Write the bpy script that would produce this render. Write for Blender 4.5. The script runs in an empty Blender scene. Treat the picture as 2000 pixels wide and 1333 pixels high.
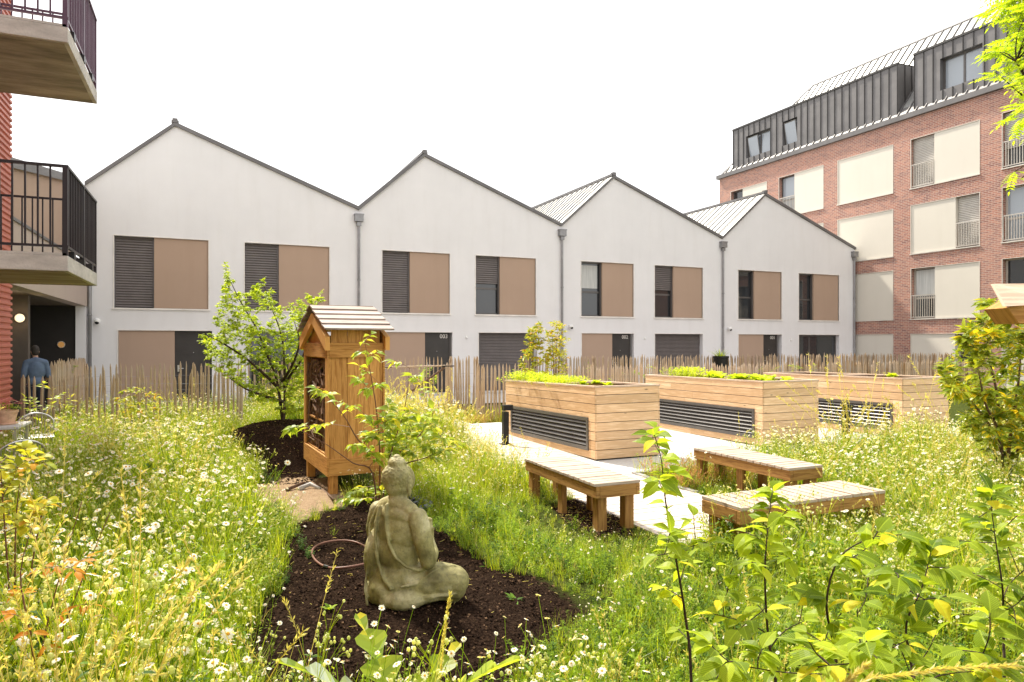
import bpy, math, random
from mathutils import Vector, Matrix, Euler, noise
R = random.Random(7)
PI = math.pi
TH = math.atan2(1333.0, 3015.0)
C, S = math.cos(TH), math.sin(TH)
EYE = 1.8; F = 1333.0; HOR = 670.0
sc = bpy.context.scene
COL = sc.collection

# ---------- picture point -> site coordinates (a = along the house row, b = away through it) ----------
def ab(X, Y): return (C*X + S*Y, -S*X + C*Y)
def at_d(px, d):
    return ab((px-1000)/F*d, d)
def on_z(px, py, z=0.0):
    d = (EYE-z)*F/(py-HOR)
    a, b = at_d(px, d)
    return (a, b, z)
def on_b(px, py, b):
    t = (px-1000)/F
    Y = b/(C - S*t)
    return (Y*(C*t+S), EYE+(HOR-py)/F*Y)
def on_a(px, py, a):
    t = (px-1000)/F
    Y = a/(C*t+S)
    return (Y*(C-S*t), EYE+(HOR-py)/F*Y)

# ---------- materials ----------
MATS = {}
class NT:
    def __init__(s, name):
        s.m = bpy.data.materials.new(name); s.m.use_nodes = True
        s.t = s.m.node_tree; s.t.nodes.clear()
        s.out = s.n('ShaderNodeOutputMaterial')
    def n(s, typ, **kw):
        x = s.t.nodes.new(typ)
        for k, v in kw.items(): setattr(x, k, v)
        return x
    def l(s, a, b): s.t.links.new(a, b)
    def val(s, sock, v):
        if isinstance(v, bpy.types.NodeSocket): s.l(v, sock)
        elif isinstance(v, (tuple, list)) and len(v) == 3 and sock.type == 'RGBA': sock.default_value = (*v, 1)
        else: sock.default_value = v
    def coords(s, kind='Object', scale=(1,1,1)):
        tc = s.n('ShaderNodeTexCoord'); mp = s.n('ShaderNodeMapping')
        s.l(tc.outputs[kind], mp.inputs[0]); mp.inputs['Scale'].default_value = scale
        return mp.outputs[0]
    def noise(s, vec, scale, detail=4, rough=.55):
        x = s.n('ShaderNodeTexNoise'); s.l(vec, x.inputs['Vector'])
        x.inputs['Scale'].default_value = scale; x.inputs['Detail'].default_value = detail; x.inputs['Roughness'].default_value = rough
        return x.outputs['Fac']
    def ramp(s, fac, stops):
        x = s.n('ShaderNodeValToRGB'); s.l(fac, x.inputs[0])
        e = x.color_ramp.elements
        while len(e) < len(stops): e.new(.5)
        for i, (p, c) in enumerate(stops):
            e[i].position = p; e[i].color = (*c, 1) if isinstance(c, tuple) else (c, c, c, 1)
        return x.outputs[0]
    def mix(s, fac, a, b, mode='MIX'):
        x = s.n('ShaderNodeMix', data_type='RGBA', blend_type=mode)
        s.val(x.inputs[0], fac); s.val(x.inputs[6], a); s.val(x.inputs[7], b)
        return x.outputs[2]
    def math(s, op, a, b=0.0, c=0.0):
        x = s.n('ShaderNodeMath', operation=op); s.val(x.inputs[0], a); s.val(x.inputs[1], b)
        s.val(x.inputs[2], c)
        return x.outputs[0]
    def bump(s, h, strength=.3, dist=.01):
        x = s.n('ShaderNodeBump'); s.l(h, x.inputs['Height'])
        x.inputs['Strength'].default_value = strength; x.inputs['Distance'].default_value = dist
        return x.outputs[0]
    def principled(s, color, rough=.7, metal=0.0, normal=None, spec=.4):
        p = s.n('ShaderNodeBsdfPrincipled')
        s.val(p.inputs['Base Color'], color); s.val(p.inputs['Roughness'], rough); s.val(p.inputs['Metallic'], metal)
        p.inputs['Specular IOR Level'].default_value = spec
        if normal is not None: s.l(normal, p.inputs['Normal'])
        s.l(p.outputs[0], s.out.inputs[0])
        return p

def mat_plain(name, col, rough=.6, metal=0.0, var=.12, scale=3.0, bump=.15, bscale=60, spec=.4, kind='Object'):
    t = NT(name); v = t.coords(kind)
    n1 = t.noise(v, scale, 5)
    c1 = tuple(x*(1-var) for x in col); c2 = tuple(min(1, x*(1+var)) for x in col)
    c = t.ramp(n1, [(.3, c1), (.7, c2)])
    t.principled(c, rough, metal, t.bump(t.noise(v, bscale, 3), bump, .01), spec)
    MATS[name] = t.m; return t.m

def mat_wood(name, c_light, c_dark, knots=.6, var=.25, rough=.7, grey=0.0, rings=9.0):
    # grain runs along UV.x (metres)
    t = NT(name)
    tc = t.n('ShaderNodeTexCoord')
    mp = t.n('ShaderNodeMapping'); t.l(tc.outputs['UV'], mp.inputs[0]); mp.inputs['Scale'].default_value = (1.1, 14, 1)
    mp2 = t.n('ShaderNodeMapping'); t.l(tc.outputs['UV'], mp2.inputs[0]); mp2.inputs['Scale'].default_value = (5, 110, 1)
    g1 = t.noise(mp.outputs[0], 1.6, 6, .6); g2 = t.noise(mp2.outputs[0], 1.0, 4, .6)
    wv = t.math('SINE', t.math('MULTIPLY', g1, rings*PI))
    g = t.math('ADD', t.math('MULTIPLY', wv, .16), t.math('ADD', t.math('MULTIPLY', g1, .55), t.math('MULTIPLY', g2, .45)))
    c = t.ramp(g, [(.3, c_dark), (.72, c_light)])
    geo = t.n('ShaderNodeNewGeometry')
    isl = geo.outputs['Random Per Island']
    hue = t.ramp(isl, [(0, (1-var, 1-var*1.25, 1-var*1.6)), (.5, (1, 1, 1)), (1, (1.0+var*.4, 1.0+var*.3, 1.0+var*.2))])
    c = t.mix(1.0, c, hue, 'MULTIPLY')
    # knots
    mk = t.n('ShaderNodeMapping'); t.l(tc.outputs['UV'], mk.inputs[0]); mk.inputs['Scale'].default_value = (3.0, 9.0, 1)
    vo = t.n('ShaderNodeTexVoronoi'); t.l(mk.outputs[0], vo.inputs['Vector']); vo.inputs['Scale'].default_value = 1.0
    sep = t.n('ShaderNodeSeparateColor'); t.l(vo.outputs['Color'], sep.inputs[0])
    rare = t.math('GREATER_THAN', sep.outputs[0], .62)
    kf = t.ramp(vo.outputs['Distance'], [(.05, 1.0), (.13, 0.0)])
    k = t.math('MULTIPLY', t.math('MULTIPLY', kf, rare), knots)
    c = t.mix(k, c, tuple(x*.35 for x in c_dark))
    if grey > 0:
        o = t.coords('Object'); gn = t.noise(o, 2.3, 5)
        c = t.mix(t.math('MULTIPLY', t.ramp(gn, [(.4, 0.0), (.65, 1.0)]), grey), c, (.42, .38, .34))
    t.principled(c, rough, 0, t.bump(g, .35, .004), .3)
    MATS[name] = t.m; return t.m

def mat_leaf(name, c1, c2, trans=.5, rough=.45, vein=0.0, yellow=None, clump=1.2, yfrac=.8, gloss=.12):
    t = NT(name)
    oi = t.n('ShaderNodeObjectInfo'); geo = t.n('ShaderNodeNewGeometry')
    v = t.coords('Object')
    n = t.noise(v, clump, 3)
    r = t.math('ADD', t.math('MULTIPLY', geo.outputs['Random Per Island'], .5), t.math('MULTIPLY', oi.outputs['Random'], .2))
    r = t.math('ADD', r, t.math('MULTIPLY', n, .5))
    c = t.ramp(r, [(.3, c1), (.85, c2)])
    if yellow:
        c = t.mix(t.ramp(geo.outputs['Random Per Island'], [(yfrac, 0.0), (min(.999, yfrac+.03), 1.0)]), c, yellow)
    if vein > 0:
        tc = t.n('ShaderNodeTexCoord'); se = t.n('ShaderNodeSeparateXYZ'); t.l(tc.outputs['UV'], se.inputs[0])
        x = t.math('ABSOLUTE', t.math('SUBTRACT', se.outputs[1], .5))
        w = t.math('SINE', t.math('MULTIPLY', t.math('SUBTRACT', se.outputs[0], t.math('MULTIPLY', x, .7)), 75.0))
        vf = t.math('MULTIPLY', t.ramp(w, [(.55, 0.0), (1.0, 1.0)]), vein)
        mid = t.ramp(x, [(.02, 1.0), (.05, 0.0)])
        vf = t.math('MAXIMUM', vf, t.math('MULTIPLY', mid, vein))
        c = t.mix(vf, c, tuple(min(1, q*1.6+.03) for q in c2))
    d = t.n('ShaderNodeBsdfDiffuse'); t.l(c, d.inputs[0])
    tr = t.n('ShaderNodeBsdfTranslucent'); t.l(t.mix(1.0, c, (1.75, 1.6, .6), 'MULTIPLY'), tr.inputs[0])
    gl = t.n('ShaderNodeBsdfGlossy'); gl.inputs['Roughness'].default_value = rough
    gl.inputs[0].default_value = (1, 1, 1, 1)
    m1 = t.n('ShaderNodeMixShader'); m1.inputs[0].default_value = trans; t.l(d.outputs[0], m1.inputs[1]); t.l(tr.outputs[0], m1.inputs[2])
    fr = t.n('ShaderNodeFresnel'); fr.inputs[0].default_value = 1.4
    m2 = t.n('ShaderNodeMixShader'); t.l(t.math('MULTIPLY', fr.outputs[0], gloss), m2.inputs[0]); t.l(m1.outputs[0], m2.inputs[1]); t.l(gl.outputs[0], m2.inputs[2])
    t.l(m2.outputs[0], t.out.inputs[0])
    MATS[name] = t.m; return t.m

def mat_plaster(name, col, streak=.07):
    t = NT(name); v = t.coords('Object')
    n1 = t.noise(v, .6, 6, .6); n2 = t.noise(v, 220, 2)
    vs = t.coords('Object', (2.2, 2.2, .25)); n3 = t.noise(vs, 1.4, 5, .6)
    c = t.ramp(n1, [(.3, tuple(x*(1-streak*.6) for x in col)), (.7, tuple(min(1, x*(1+streak*.3)) for x in col))])
    c = t.mix(t.math('MULTIPLY', t.ramp(n3, [(.5, 0.0), (.8, 1.0)]), streak*1.6), c, (col[0]*.66, col[1]*.63, col[2]*.57))
    t.principled(c, .9, 0, t.bump(n2, .25, .004), .2)
    MATS[name] = t.m; return t.m

def mat_concrete(name, col, dark=.6, streakdir=(1, 1, 1), rough=.85, scale=1.0):
    t = NT(name); v = t.coords('Object', streakdir)
    n1 = t.noise(v, 1.7*scale, 8, .65); n2 = t.noise(t.coords('Object'), 45*scale, 4)
    c = t.ramp(n1, [(.32, tuple(x*dark for x in col)), (.66, col)])
    c = t.mix(t.math('MULTIPLY', t.ramp(n2, [(.35, 1.0), (.5, 0.0)]), .25), c, tuple(x*.5 for x in col))
    t.principled(c, rough, 0, t.bump(n2, .3, .006), .3)
    MATS[name] = t.m; return t.m

def mat_brick():
    t = NT('red_brick'); tc = t.n('ShaderNodeTexCoord')
    b = t.n('ShaderNodeTexBrick'); t.l(tc.outputs['UV'], b.inputs['Vector'])
    b.offset = .5; b.inputs['Scale'].default_value = 1.0
    b.inputs['Brick Width'].default_value = .225; b.inputs['Row Height'].default_value = .072
    b.inputs['Mortar Size'].default_value = .007; b.inputs['Mortar Smooth'].default_value = .25
    b.inputs['Color1'].default_value = (.38, .165, .115, 1); b.inputs['Color2'].default_value = (.17, .08, .075, 1)
    b.inputs['Mortar'].default_value = (.56, .47, .42, 1); b.inputs['Bias'].default_value = -.15
    v = t.coords('Object'); n = t.noise(v, .45, 5); n2 = t.noise(v, 9, 4)
    c = t.mix(t.math('MULTIPLY', t.ramp(n2, [(.45, 0.0), (.7, 1.0)]), .5), b.outputs[0], (.48, .31, .23), 'MIX')
    c = t.mix(t.math('MULTIPLY', t.ramp(n, [(.4, 0.0), (.7, 1.0)]), .2), c, (.55, .35, .28))
    t.principled(c, .85, 0, t.bump(b.outputs['Fac'], -.6, .012), .25)
    MATS['red_brick'] = t.m
mat_brick()
mat_plaster('pale_plaster', (.75, .735, .74), .09)
mat_plaster('plaster_grey', (.50, .45, .41))
mat_plaster('beige_render', (.44, .36, .31))
mat_plaster('brown_panel', (.42, .30, .225), .08)
mat_plaster('cream_panel', (.63, .59, .52), .05)
mat_plain('trim_cream', (.60, .56, .50), .5, bump=.05)
mat_plain('trim_light', (.76, .72, .68), .5, bump=.05)
mat_plain('blind_dark', (.15, .13, .125), .45, bump=.03)
mat_plain('blind_light', (.52, .49, .45), .5, bump=.03)
mat_plain('door_dark', (.042, .037, .034), .45, bump=.03)
mat_plain('frame_grey', (.12, .11, .105), .4, .3, bump=.03)
mat_plain('zinc_pipe', (.27, .265, .27), .42, .55, var=.2, bump=.05)
mat_plain('zinc_dark', (.15, .142, .142), .5, .25, var=.16, scale=1.6, bump=.06, bscale=9)
mat_plain('zinc_seam', (.05, .047, .047), .5, .3)
mat_plain('zinc_light', (.42, .42, .41), .36, .5, var=.1, scale=1.5, bump=.05, bscale=9)
mat_plain('railing_dark', (.028, .024, .026), .4, .3, bump=.02)
mat_plain('railing_violet', (.10, .055, .085), .4, .3, bump=.02)
mat_plain('railing_beige', (.50, .46, .41), .45, .2, bump=.02)
mat_plain('corrugated_red', (.50, .15, .105), .45, .1, var=.1, scale=1.2, bump=.04)
mat_plain('white_plastic', (.75, .74, .72), .35, bump=.02)
mat_plain('black_metal', (.018, .018, .018), .4, .3, bump=.02)
mat_plain('steel', (.55, .54, .52), .3, .9, bump=.02)
mat_plain('aluminium', (.62, .61, .60), .35, .7, bump=.02)
mat_plain('louvre_grey', (.115, .108, .104), .4, .35, bump=.02)
mat_plain('terracotta', (.58, .37, .25), .8, var=.2, scale=14)
mat_plain('hose_brown', (.17, .075, .05), .45, bump=.05)
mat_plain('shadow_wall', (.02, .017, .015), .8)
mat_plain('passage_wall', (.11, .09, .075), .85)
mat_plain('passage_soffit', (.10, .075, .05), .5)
mat_plain('slate', (.13, .14, .16), .6, var=.5, scale=7)
mat_concrete('concrete', (.62, .58, .53), .60, (1, 1, 3))
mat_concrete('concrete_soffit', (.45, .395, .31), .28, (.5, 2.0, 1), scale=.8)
mat_concrete('paving_pale', (.60, .585, .565), .86, scale=.7)
mat_concrete('kerb_stone', (.36, .35, .34), .8)
mat_wood('larch', (.80, .59, .385), (.64, .43, .25), .95, .24, rings=7)
mat_wood('larch_cap', (.62, .46, .33), (.44, .30, .21), .3, .1, grey=.3)
mat_wood('hotel_wood', (.66, .355, .10), (.42, .195, .045), .7, .30)
mat_wood('hotel_roof_wood', (.44, .38, .34), (.25, .19, .165), .2, .4, rough=.6)
mat_wood('bench_top_wood', (.54, .46, .39), (.36, .28, .22), .3, .25, grey=.4)
mat_wood('bench_frame_wood', (.42, .24, .075), (.24, .12, .034), .7, .25)
mat_wood('deck_wood', (.70, .62, .55), (.56, .47, .40), .2, .12, grey=.2)
mat_wood('picket_wood', (.50, .37, .24), (.26, .17, .10), .5, .5, rough=.85, grey=.4, rings=5)
mat_wood('bark_wood', (.20, .12, .07), (.05, .03, .018), .3, .5, rough=.9)
mat_plain('bark_dark', (.055, .035, .026), .9, var=.5, scale=25, bump=.8, bscale=60)
mat_plain('bark_brown', (.13, .075, .045), .85, var=.4, scale=25, bump=.6, bscale=60)
mat_plain('stem_green', (.20, .24, .06), .6)
mat_plain('stem_red', (.16, .07, .04), .6)

def mat_glass():
    t = NT('window_glass'); v = t.coords('Object')
    t.principled((.028, .03, .033), .03, 0, t.bump(t.noise(v, 1.2, 2), .04, .05), .9)
    MATS['window_glass'] = t.m
mat_glass()
t = NT('curtain_white'); v = t.coords('Object', (14, 14, .4)); t.principled(t.ramp(t.noise(v, 2, 3), [(.3, (.42, .43, .42)), (.7, (.62, .62, .6))]), .8); MATS['curtain_white'] = t.m
t = NT('sky_glass'); v = t.coords('Object'); t.principled((.30, .33, .37), .04, 0, t.bump(t.noise(v, 1.0, 2), .03, .05), .9); MATS['sky_glass'] = t.m
t = NT('lamp_glow'); e = t.n('ShaderNodeEmission'); e.inputs[0].default_value = (1, .72, .38, 1); e.inputs[1].default_value = 1.3; t.l(e.outputs[0], t.out.inputs[0]); MATS['lamp_glow'] = t.m
t = NT('lamp_faint'); e = t.n('ShaderNodeEmission'); e.inputs[0].default_value = (1, .5, .15, 1); e.inputs[1].default_value = .22; t.l(e.outputs[0], t.out.inputs[0]); MATS['lamp_faint'] = t.m

# statue stone: pale cast stone with green-brown weathering
t = NT('statue_stone'); v = t.coords('Object')
n1 = t.noise(v, 4.5, 7, .62); n2 = t.noise(v, 38, 5, .7); n3 = t.noise(t.coords('Object', (1, 1, .4)), 9, 5, .6)
c = t.ramp(n1, [(.32, (.13, .115, .038)), (.50, (.35, .315, .13)), (.70, (.62, .565, .35))])
c = t.mix(t.math('MULTIPLY', t.ramp(n3, [(.46, 0.0), (.7, 1.0)]), .55), c, (.11, .095, .035))
c = t.mix(t.math('MULTIPLY', t.ramp(n2, [(.3, 1.0), (.5, 0.0)]), .5), c, (.09, .08, .05))
t.principled(c, .62, 0, t.bump(n2, .5, .006), .4); MATS['statue_stone'] = t.m

# ground: soil / sand / meadow litter, chosen by masks stored on the mesh
t = NT('garden_ground'); v = t.coords('Object')
def attr(nm):
    x = t.n('ShaderNodeAttribute'); x.attribute_name = nm; return x.outputs['Fac']
nb = t.noise(v, 2.0, 6); nf = t.noise(v, 55, 6, .75); ng = t.noise(v, 14, 6, .7)
soil = t.ramp(nf, [(.33, (.008, .0045, .003)), (.52, (.030, .018, .012)), (.74, (.115, .070, .044))])
soil = t.mix(t.math('MULTIPLY', t.ramp(ng, [(.55, 0.0), (.75, 1.0)]), .5), soil, (.06, .035, .022))
sand = t.ramp(ng, [(.3, (.38, .26, .16)), (.7, (.56, .41, .27))])
lit = t.ramp(ng, [(.3, (.03, .04, .01)), (.6, (.09, .11, .025)), (.8, (.18, .16, .06))])
def edge(m, sharp=.12):
    return t.ramp(t.math('ADD', m, t.math('MULTIPLY', t.math('SUBTRACT', ng, .5), .9)), [(.5-sharp, 0.0), (.5+sharp, 1.0)])
c = t.mix(edge(attr('soil')), lit, soil); c = t.mix(edge(attr('sand')), c, sand)
vo = t.n('ShaderNodeTexVoronoi'); t.l(v, vo.inputs['Vector']); vo.inputs['Scale'].default_value = 45
hh = t.math('ADD', nf, t.math('MULTIPLY', vo.outputs['Distance'], -.6))
t.principled(c, 1.0, 0, t.bump(hh, 1.0, .04), .02); MATS['garden_ground'] = t.m

# leaves
mat_leaf('grass_green', (.10, .18, .010), (.52, .60, .05), .5, .5)
mat_leaf('grass_straw', (.48, .43, .12), (.70, .66, .28), .4, .6)
mat_leaf('forb_green', (.08, .17, .012), (.44, .58, .045), .5, .5)
mat_leaf('forb_dark', (.035, .085, .012), (.14, .25, .03), .4, .5)
mat_leaf('petal_white', (.72, .70, .60), (.85, .84, .76), .35, .6)
mat_leaf('petal_cream', (.66, .66, .42), (.84, .83, .66), .4, .6)
mat_leaf('bud_pale', (.42, .50, .16), (.74, .76, .40), .4, .6)
mat_leaf('disc_yellow', (.62, .30, .03), (.75, .45, .06), .1, .7)
mat_leaf('tree_leaf', (.13, .22, .015), (.46, .56, .045), .5, .4, gloss=.2)
mat_leaf('laurel_leaf', (.13, .21, .02), (.50, .54, .05), .45, .28, .0, (.72, .55, .03), .9, .84, .45)
mat_leaf('photinia_leaf', (.20, .27, .02), (.60, .56, .06), .45, .3, 0, (.62, .36, .06), 1.3, .88, .2)
mat_leaf('hornbeam_leaf', (.075, .15, .015), (.44, .54, .045), .55, .38, .35, (.75, .64, .05), .9, .88, .16)
mat_leaf('dogwood_leaf', (.17, .27, .03), (.50, .58, .06), .5, .36, .25, (.74, .66, .06), .9, .85, .35)
mat_leaf('pinnate_leaf', (.24, .37, .02), (.52, .64, .05), .55, .45)
mat_leaf('lettuce_leaf', (.34, .46, .02), (.66, .74, .07), .5, .5)
mat_leaf('pink_petal', (.60, .14, .22), (.75, .30, .38), .3, .6)
mat_leaf('dry_red', (.36, .17, .09), (.62, .42, .24), .4, .6)
mat_leaf('leaf_yellow', (.48, .38, .02), (.72, .58, .05), .5, .5)
mat_leaf('leaf_rust', (.40, .14, .02), (.60, .30, .04), .4, .5)

# ---------- mesh builder ----------
class MB:
    def __init__(s): s.v = []; s.f = []; s.mi = []; s.uv = []
    def quad(s, ps, mi=0, uv=None):
        k = len(s.v); s.v.extend([tuple(p) for p in ps]); s.f.append(tuple(range(k, k+len(ps)))); s.mi.append(mi)
        s.uv.append(uv or [(0, 0)]*len(ps))
    def box(s, x0, x1, y0, y1, z0, z1, mi=0, M=None, grain=None, bev=0):
        d = (x1-x0, y1-y0, z1-z0)
        g = grain if grain is not None else max(range(3), key=lambda i: abs(d[i]))
        ou, ov = R.uniform(0, 40), R.uniform(0, 40)
        P = [Vector((x, y, z)) for z in (z0, z1) for y in (y0, y1) for x in (x0, x1)]
        k = len(s.v)
        s.v.extend([tuple(M @ p) if M else tuple(p) for p in P])
        for fc in ((0, 2, 3, 1), (4, 5, 7, 6), (0, 1, 5, 4), (2, 6, 7, 3), (0, 4, 6, 2), (1, 3, 7, 5)):
            s.f.append(tuple(k+i for i in fc)); s.mi.append(mi)
            ax = [i for i in range(3) if len({round(P[j][i], 7) for j in fc}) > 1]
            if len(ax) < 2: s.uv.append([(0, 0)]*4); continue
            if g in ax: au, av = g, [i for i in ax if i != g][0]
            else: au, av = ax
            s.uv.append([(P[j][au]+ou, P[j][av]+ov) for j in fc])
    def tube(s, pts, rad, n=6, mi=0, cap=True):
        pts = [Vector(p) for p in pts]
        if not isinstance(rad, (list, tuple)): rad = [rad]*len(pts)
        k0 = len(s.v); up = Vector((.13, .21, 1)).normalized(); L = 0
        prevx = None; Ls = []
        for i, p in enumerate(pts):
            if i == 0: d = pts[1]-p
            elif i == len(pts)-1: d = p-pts[i-1]
            else: d = pts[i+1]-pts[i-1]
            if d.length < 1e-9: d = Vector((0, 0, 1))
            d.normalize()
            x = prevx if prevx is not None else (up if abs(d.dot(up)) < .92 else Vector((1, 0, 0)))
            x = (x - d*x.dot(d)); x = x.normalized() if x.length > 1e-6 else d.orthogonal().normalized()
            prevx = x; y = d.cross(x)
            if i: L += (p-pts[i-1]).length
            Ls.append(L)
            for j in range(n):
                a = 2*PI*j/n
                s.v.append(tuple(p + (x*math.cos(a)+y*math.sin(a))*rad[i]))
        for i in range(len(pts)-1):
            for j in range(n):
                a = k0+i*n+j; b = k0+i*n+(j+1) % n
                s.f.append((a, b, b+n, a+n)); s.mi.append(mi)
                w0, w1 = j*rad[i]*6/n, (j+1)*rad[i]*6/n
                s.uv.append([(Ls[i], w0), (Ls[i], w1), (Ls[i+1], w1), (Ls[i+1], w0)])
        if cap:
            s.f.append(tuple(k0+j for j in reversed(range(n)))); s.mi.append(mi); s.uv.append([(0, 0)]*n)
            s.f.append(tuple(k0+(len(pts)-1)*n+j for j in range(n))); s.mi.append(mi); s.uv.append([(0, 0)]*n)
    def lathe(s, prof, n=20, mi=0, c=(0, 0, 0)):
        k0 = len(s.v)
        for r, z in prof:
            for j in range(n):
                a = 2*PI*j/n; s.v.append((c[0]+r*math.cos(a), c[1]+r*math.sin(a), c[2]+z))
        for i in range(len(prof)-1):
            for j in range(n):
                a = k0+i*n+j; b = k0+i*n+(j+1) % n
                s.f.append((a, b, b+n, a+n)); s.mi.append(mi); s.uv.append([(0, 0)]*4)
    def ball(s, c, r, n=8, m=6, mi=0, M=None):
        k0 = len(s.v); r = r if isinstance(r, (tuple, list)) else (r, r, r)
        c = Vector(c)
        def put(p):
            q = Vector((p[0]*r[0], p[1]*r[1], p[2]*r[2])); q = (M @ q) if M else q
            s.v.append(tuple(c+q))
        put((0, 0, -1))
        for i in range(1, m):
            ph = -PI/2+PI*i/m
            for j in range(n):
                a = 2*PI*j/n; put((math.cos(ph)*math.cos(a), math.cos(ph)*math.sin(a), math.sin(ph)))
        put((0, 0, 1)); top = len(s.v)-1
        for j in range(n):
            s.f.append((k0, k0+1+(j+1) % n, k0+1+j)); s.mi.append(mi); s.uv.append([(0, 0)]*3)
            for i in range(m-2):
                a = k0+1+i*n+j; b = k0+1+i*n+(j+1) % n
                s.f.append((a, b, b+n, a+n)); s.mi.append(mi); s.uv.append([(0, 0)]*4)
            q = k0+1+(m-2)*n
            s.f.append((q+j, q+(j+1) % n, top)); s.mi.append(mi); s.uv.append([(0, 0)]*3)
    def leaf(s, base, d, nrm, L, W, mi=0, droop=.25, fold=.25, prof=(0, .62, 1.0, .86, .45, 0), serr=False):
        d = Vector(d).normalized(); nrm = Vector(nrm); nrm = nrm - d*nrm.dot(d)
        nrm = nrm.normalized() if nrm.length > 1e-5 else d.orthogonal().normalized()
        side = d.cross(nrm); base = Vector(base); n = len(prof)-1
        k0 = len(s.v); idx = []; uvp = []
        for i, w in enumerate(prof):
            t_ = i/n
            c = base + d*(L*t_) - nrm*(droop*L*t_*t_)
            hw = W*.5*w
            if w == 0:
                s.v.append(tuple(c)); idx.append((len(s.v)-1,)); uvp.append(((t_, .5),))
            else:
                l = c - side*hw + nrm*(fold*hw); r = c + side*hw + nrm*(fold*hw)
                s.v.extend([tuple(l), tuple(c), tuple(r)]); q = len(s.v)
                idx.append((q-3, q-2, q-1)); uvp.append(((t_, .5-.5*w), (t_, .5), (t_, .5+.5*w)))
        for i in range(n):
            A, B, ua, ub = idx[i], idx[i+1], uvp[i], uvp[i+1]
            if len(A) == 1 and len(B) == 3:
                fs = [((A[0], B[1], B[0]), (ua[0], ub[1], ub[0])), ((A[0], B[2], B[1]), (ua[0], ub[2], ub[1]))]
            elif len(A) == 3 and len(B) == 1:
                fs = [((A[0], A[1], B[0]), (ua[0], ua[1], ub[0])), ((A[1], A[2], B[0]), (ua[1], ua[2], ub[0]))]
            else:
                fs = [((A[0], A[1], B[1], B[0]), (ua[0], ua[1], ub[1], ub[0])), ((A[1], A[2], B[2], B[1]), (ua[1], ua[2], ub[2], ub[1]))]
            for f_, u_ in fs: s.f.append(f_); s.mi.append(mi); s.uv.append(list(u_))
    def blade(s, base, d, L, w, bend, mi=0, seg=3):
        # a thin strip bending over in direction bend
        base = Vector(base); d = Vector(d).normalized(); bend = Vector(bend)
        side = d.cross(bend); side = side.normalized() if side.length > 1e-5 else Vector((1, 0, 0))
        pr = None
        for i in range(seg+1):
            t_ = i/seg; c = base + d*(L*t_) + bend*(L*t_*t_) - Vector((0, 0, 1))*(bend.length*L*.35*t_**3)
            hw = w*.5*(1-t_**1.6)+.0004
            s.v.extend([tuple(c-side*hw), tuple(c+side*hw)]); k = len(s.v)
            if pr is not None: s.f.append((pr-2, pr-1, k-1, k-2)); s.mi.append(mi); s.uv.append([(0, 0)]*4)
            pr = k
        return c
    def mesh(s, name, mats, smooth=False):
        me = bpy.data.meshes.new(name); me.from_pydata(s.v, [], s.f)
        for m in (mats if isinstance(mats, (list, tuple)) else [mats]): me.materials.append(MATS[m])
        me.polygons.foreach_set('material_index', s.mi)
        uvl = me.uv_layers.new(name='UVMap')
        flat = [q for f_ in s.uv for p in f_ for q in p]
        uvl.data.foreach_set('uv', flat)
        if smooth: me.polygons.foreach_set('use_smooth', [True]*len(s.f))
        me.update(); return me
    def build(s, name, mats, parent=None, loc=(0, 0, 0), rz=0, smooth=False, bevel=0):
        o = bpy.data.objects.new(name, s.mesh(name, mats, smooth)); COL.objects.link(o)
        o.location = loc; o.rotation_euler = (0, 0, rz)
        if parent: o.parent = parent
        if bevel:
            b = o.modifiers.new('bevel', 'BEVEL'); b.width = bevel; b.segments = 2; b.limit_method = 'ANGLE'; b.harden_normals = False
        return o

def tag(o, label=None, cat=None, group=None, kind=None):
    if label: o['label'] = label
    if cat: o['category'] = cat
    if group: o['group'] = group
    if kind: o['kind'] = kind
    return o
def thing(name, label, cat, loc=(0, 0, 0), rz=0, group=None):
    o = bpy.data.objects.new(name, None); COL.objects.link(o); o.empty_display_size = .1
    o.location = loc; o.rotation_euler = (0, 0, rz); return tag(o, label, cat, group)
def copy_tree(o, loc=None, rz=None, label=None, parent=None):
    c = o.copy(); COL.objects.link(c); c.parent = parent
    if loc is not None: c.location = loc
    if rz is not None: c.rotation_euler = (0, 0, rz)
    if label: c['label'] = label
    for ch in list(o.children): copy_tree(ch, parent=c)
    return c
# ================= ROW HOUSES =================
HB = 23.0      # facade line
ZS, ZT, ZG = 2.83, 4.95, 2.165
def fa(px): return on_b(px, 600, HB)[0]

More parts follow.
